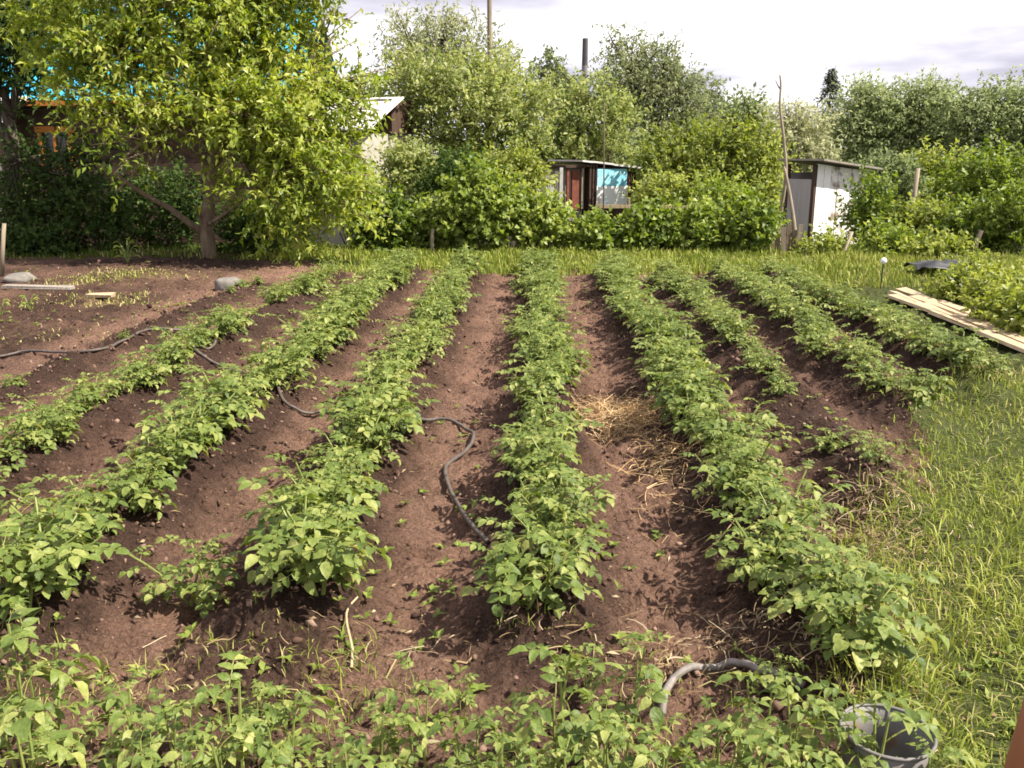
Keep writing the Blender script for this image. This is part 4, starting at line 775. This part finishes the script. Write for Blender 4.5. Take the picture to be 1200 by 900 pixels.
def straw_heap(name, label, spots, R, mat='straw', Lm=1.0):
    V, Fs, T_, n = [], [], [], 0
    for (cx, cy_, sx, sy, hz, cnt) in spots:
        for _ in range(cnt):
            x, y = cx+R.normal(0, sx), cy_+R.normal(0, sy); r2 = ((x-cx)/sx)**2+((y-cy_)/sy)**2
            z = hz_(x, y)+R.random()*hz*math.exp(-r2*.4)+.004; az = R.random()*6.28; L = R.uniform(.05, .22)*Lm; cv = R.normal(0, 1.6); el = R.normal(0, .28); p = np.array([x, y, z]); pts = [p]
            for s in range(4):
                az += cv*.25; el2 = el-.15*s; p = p+np.array([math.cos(az)*math.cos(el2), math.sin(az)*math.cos(el2), math.sin(el2)])*L/4; p[2] = max(p[2], hz_(p[0], p[1])+.003); pts.append(p)
            pts = np.array(pts); wv = np.array([-math.sin(az), math.cos(az), R.normal(0, .5)])*R.uniform(.0009, .002); vv = np.empty((10, 3)); vv[0::2] = pts-wv; vv[1::2] = pts+wv
            V.append(vv); T_ += [float(np.clip(R.normal(.55, .22), 0, 1))]*10
            for s in range(4): Fs += [(n+2*s, n+2*s+1, n+2*s+3), (n+2*s, n+2*s+3, n+2*s+2)]
            n += 10
    return tag(link(name, mesh_np(name, np.vstack(V), np.array(Fs), MAT[mat], tint=T_)), label, 'straw', kind='stuff')
c = G(735, 492); c2 = G(790, 545); c3 = G(805, 600)
straw_heap('straw_heap', 'tangled golden straw heaped in the furrow right of the middle row', [(c[0], c[1], .12, .18, .06, 1900), (c2[0]-.03, c2[1], .08, .16, .04, 260), (c3[0]-.02, c3[1], .09, .2, .02, 60)], R)
c = G(1015, 625); c2 = G(1030, 650)
straw_heap('dead_grass', 'bleached dead grass at the edge of the lawn', [(c[0], c[1], .16, .22, .02, 800), (G(930, 770)[0], G(930, 770)[1], .25, .15, .015, 220), (G(820, 790)[0], G(820, 790)[1], .25, .12, .015, 180), (G(500, 770)[0], G(500, 770)[1], .5, .12, .008, 90)], R, 'litter', .55)

# ------------------------------------------------------------------ hoses, bucket, boards and other small things
def hose(label, pix, r, rel=.012, mat='rubber'):
    pts = np.array([GH(*p) for p in pix]); pts = smooth_path(pts, 9); kk = np.hanning(15)[1:-1]; kk /= kk.sum(); pts[:, 0] = np.convolve(np.pad(pts[:, 0], 6, 'edge'), kk, 'valid'); pts[:, 1] = np.convolve(np.pad(pts[:, 1], 6, 'edge'), kk, 'valid'); z = base_h(pts[:, 0], pts[:, 1])
    z = np.convolve(np.pad(z, 3, 'edge'), np.ones(7)/7, 'valid'); pts[:, 2] = z+r+rel
    o0 = pts[0].copy(); mb = MB(); mb.tube(pts-o0, r, 8); o = mb.build('garden_hose', MAT[mat], None, True); o.location = o0; return tag(o, label, 'hose')
hose('long dusty dark hose winding across the left furrows to the middle row', [(-60, 432), (0, 421), (40, 412), (110, 416), (170, 405), (205, 392), (228, 388), (250, 391), (256, 401), (240, 409), (227, 417), (236, 426), (285, 440), (322, 446), (327, 465), (340, 483), (365, 490), (405, 487), (470, 486), (508, 492), (540, 503), (556, 515), (548, 530), (522, 549), (525, 570), (537, 595), (548, 612), (575, 650)], .0105)
hose('short thick grey hose end curving out of the front weeds', [(775, 850), (778, 825), (786, 805), (812, 793), (850, 788), (890, 790), (950, 800)], .0115, .015, 'rubber_grey')
pts = smooth_path(np.array([GH(421, 711)+[0, 0, .05], GH(409, 730)+[0, 0, .05], GH(407, 748)+[0, 0, .04], GH(413, 768)+[0, 0, .02], GH(412, 786)+[0, 0, .01]]), 5); mb = MB(); mb.tube(pts-pts[0], np.linspace(.0035, .005, len(pts)), 6)
o = mb.build('dry_stem', MAT['plank'], None, True); o.location = pts[0]; tag(o, 'thin pale curved dry stem lying in front of the left row', 'stem')
bk = GH(1030, 938); bz_ = bk[2]; br = tag(empty('bucket', bk), 'small dull grey metal bucket half hidden in the weeds at the bottom', 'bucket')
rb, rt_, hb_ = .082, .106, .19
mb = MB(); mb.lathe([(.001, 0), (rb, 0), (rb*.99, .012), ((rb+rt_)/2, hb_*.5), (rt_, hb_), (rt_-.003, hb_), ((rb+rt_)/2-.004, hb_*.5), (rb-.004, .02), (.001, .018)], n=32); mb.build('body', MAT['zinc'], br, True)
mb = MB(); an = np.linspace(0, 2*math.pi, 33); mb.tube(np.stack([rt_*np.cos(an), rt_*np.sin(an), 0*an+hb_], -1), .0045, 6, False); mb.build('rim', MAT['zinc'], br, True)
an = np.linspace(0, math.pi, 17); mb = MB(); mb.tube(np.stack([(rt_+.006)*np.cos(an), .10*np.sin(an), hb_-.005-.03*np.sin(an)], -1), .0028, 6); mb.build('handle', MAT['zinc'], br, True)
for s_ in (-1, 1): mb = MB(); mb.box((s_*(rt_+.004), 0, hb_-.015), (.008, .03, .03)); mb.build('lug', MAT['zinc'], br)
# unidentified red-brown shape cut by the lower right corner, built like a leaning stake
pole('brown_shape', 'smooth reddish brown unidentified shape cut off by the lower right corner', GH(1172, 1010), EYE+ray(1236, 770)*(1.75/F), .035, 'red_brown', 'stake', 14)
# stone
def rock(label, px, py, s, seed, mat='stone'):
    R = np.random.default_rng(seed); g_ = GH(px, py); import bmesh
    bm = bmesh.new(); bmesh.ops.create_icosphere(bm, subdivisions=3, radius=1)
    for v_ in bm.verts:
        c_ = np.array(v_.co); n_ = 1+.22*(vnoise(c_[0]*1.6+seed, c_[1]*1.6+c_[2]*1.3)-.5)*2+.08*(vnoise(c_[0]*5+seed, c_[1]*5+c_[2]*4)-.5); v_.co = Vector(np.sign(c_)*np.abs(c_)**.75*n_*np.array(s))
    me = bpy.data.meshes.new('stone'); bm.to_mesh(me); bm.free(); me.materials.append(MAT[mat]); me.polygons.foreach_set('use_smooth', np.ones(len(me.polygons), bool)); o = link('stone', me); o.location = (g_[0], g_[1], g_[2]+s[2]*.55); o.rotation_euler = (0, 0, R.random()*3); return tag(o, label, 'stone')
rock('rounded grey stone at the end of the left rows below the fruit tree', 268, 338, (.15, .13, .10), 3)
rock('low grey stone at the left edge beside the grey boards', 25, 333, (.22, .16, .06), 6)
for (px, py, L, az, lab) in ((45, 338, .8, .05, 'long grey board lying on the soil at the left edge'), (118, 350, .28, .1, 'small pale block of wood in the dry grass')):
    g_ = GH(px, py); mb = MB(); mb.box((0, 0, 0), (L, .13, .035), None, .004); o = mb.build('board', MAT['plank' if L < .5 else 'greyplank']); o.location = (g_[0], g_[1], g_[2]+.045); o.rotation_euler = (.03, .03, az); tag(o, lab, 'board')
# pale board path
pa = tag(empty('board_path', (4.02, 9.0, 0.02)), 'pale path of rough split boards along the right of the plot', 'path', kind='structure')
mev = []
for j in range(4):
    mb = MB(); Lb = 1.0; xsv = np.linspace(-.5, .5, 7); mb.box((0, 0, 0), (.1, Lb, .022), None, .006); mev.append(mb.mesh('board', MAT['plank']))
R = np.random.default_rng(9)
for r_ in range(5):
    y = 6.6
    while y < 9.5:
        L = R.uniform(.7, 1.3); o = link('board', mev[int(R.integers(4))], pa); x = 3.93+r_*.1+R.normal(0, .012); o.location = (x-4.02, y+L/2-9.0, .018+R.normal(0, .004)); o.rotation_euler = (R.normal(0, .006), R.normal(0, .03), R.normal(0, .02)); o.scale = (R.uniform(.85, 1.08), L, 1); y += L+R.uniform(.0, .05)
# small garden light on a stake
g_ = GH(1032, 337); gl = tag(empty('garden_light', g_), 'small white globe garden light on a thin stake in the grass', 'lamp'); hz = P(1032, 306, g_[1])[2]-g_[2]
mb = MB(); mb.tube([(0, 0, -.05), (0, 0, hz*.5), (.004, 0, hz)], .008, 6); mb.build('stake', MAT['tarp'], gl)
mb = MB(); mb.lathe([(.001, -.04), (.022, -.033), (.036, -.011), (.038, .008), (.029, .029), (.014, .039), (.001, .041)], (.004, 0, hz), 14); mb.build('globe', MAT['bulb'], gl, True)
# black sheet
g_ = GH(1102, 322); xs_ = np.linspace(-.38, .38, 22); ys_ = np.linspace(-.3, .3, 16); X_, Y_ = np.meshgrid(xs_, ys_)
Z_ = .10*np.exp(-(X_/.25)**2-(Y_/.2)**2)+.10*(vnoise(X_*6, Y_*6, 2)-.3)+.05*(vnoise(X_*14, Y_*14, 3)-.5)+.08
i_ = np.arange(22*16).reshape(16, 22); fq_ = np.stack([i_[:-1, :-1], i_[:-1, 1:], i_[1:, 1:], i_[1:, :-1]], -1).reshape(-1, 4)
o = link('plastic_sheet', mesh_np('plastic_sheet', np.stack([X_, Y_, Z_], -1), fq_, MAT['tarp'], smooth=True)); o.location = g_; tag(o, 'crumpled black plastic sheet in the grass behind the board path', 'sheet')
sm_ = o.modifiers.new('thickness', 'SOLIDIFY'); sm_.thickness = .006
# big-leaved weeds in the shade at the left
for i, (px, py, lab) in enumerate(((150, 310, 'broad-leaved weed catching the light below the dark shrubs'), (35, 362, 'tiny broad-leaved weed by the grey boards'), (2, 372, 'broad-leaved weed cut by the left edge'))):
    g_ = GH(px, py); R = np.random.default_rng(900+i); s_ = .4 if i else .8; rt = tag(empty('broad_weed', g_), lab, 'weed'); mb = MB(); n = 12
    for j in range(n):
        az = R.random()*6.28; hh = R.uniform(.1, .42)*s_; e = np.array([.12*math.cos(az), .12*math.sin(az), hh])*np.array([s_, s_, 1]); mb.tube([(0, 0, -.02), e*.5+[0, 0, .05*s_], e], .004*s_+.001, 4)
        v, f = leaves_np(e[None], np.array([[math.cos(az), math.sin(az), -.1]]), np.array([[R.normal(0, .3), R.normal(0, .3), 1.]]), np.array([.15*s_]), np.array([.11*s_])); link('leaf', mesh_np('leaf', v, f, MAT['hedge'], tint=np.full(5, R.uniform(.3, .8))), rt)
    mb.build('stems', MAT['potato_stem'], rt)
print('plants', n_pl, 'objects', len(bpy.data.objects), 'tris', sum(len(m.loops)-2*len(m.polygons) for m in bpy.data.meshes))
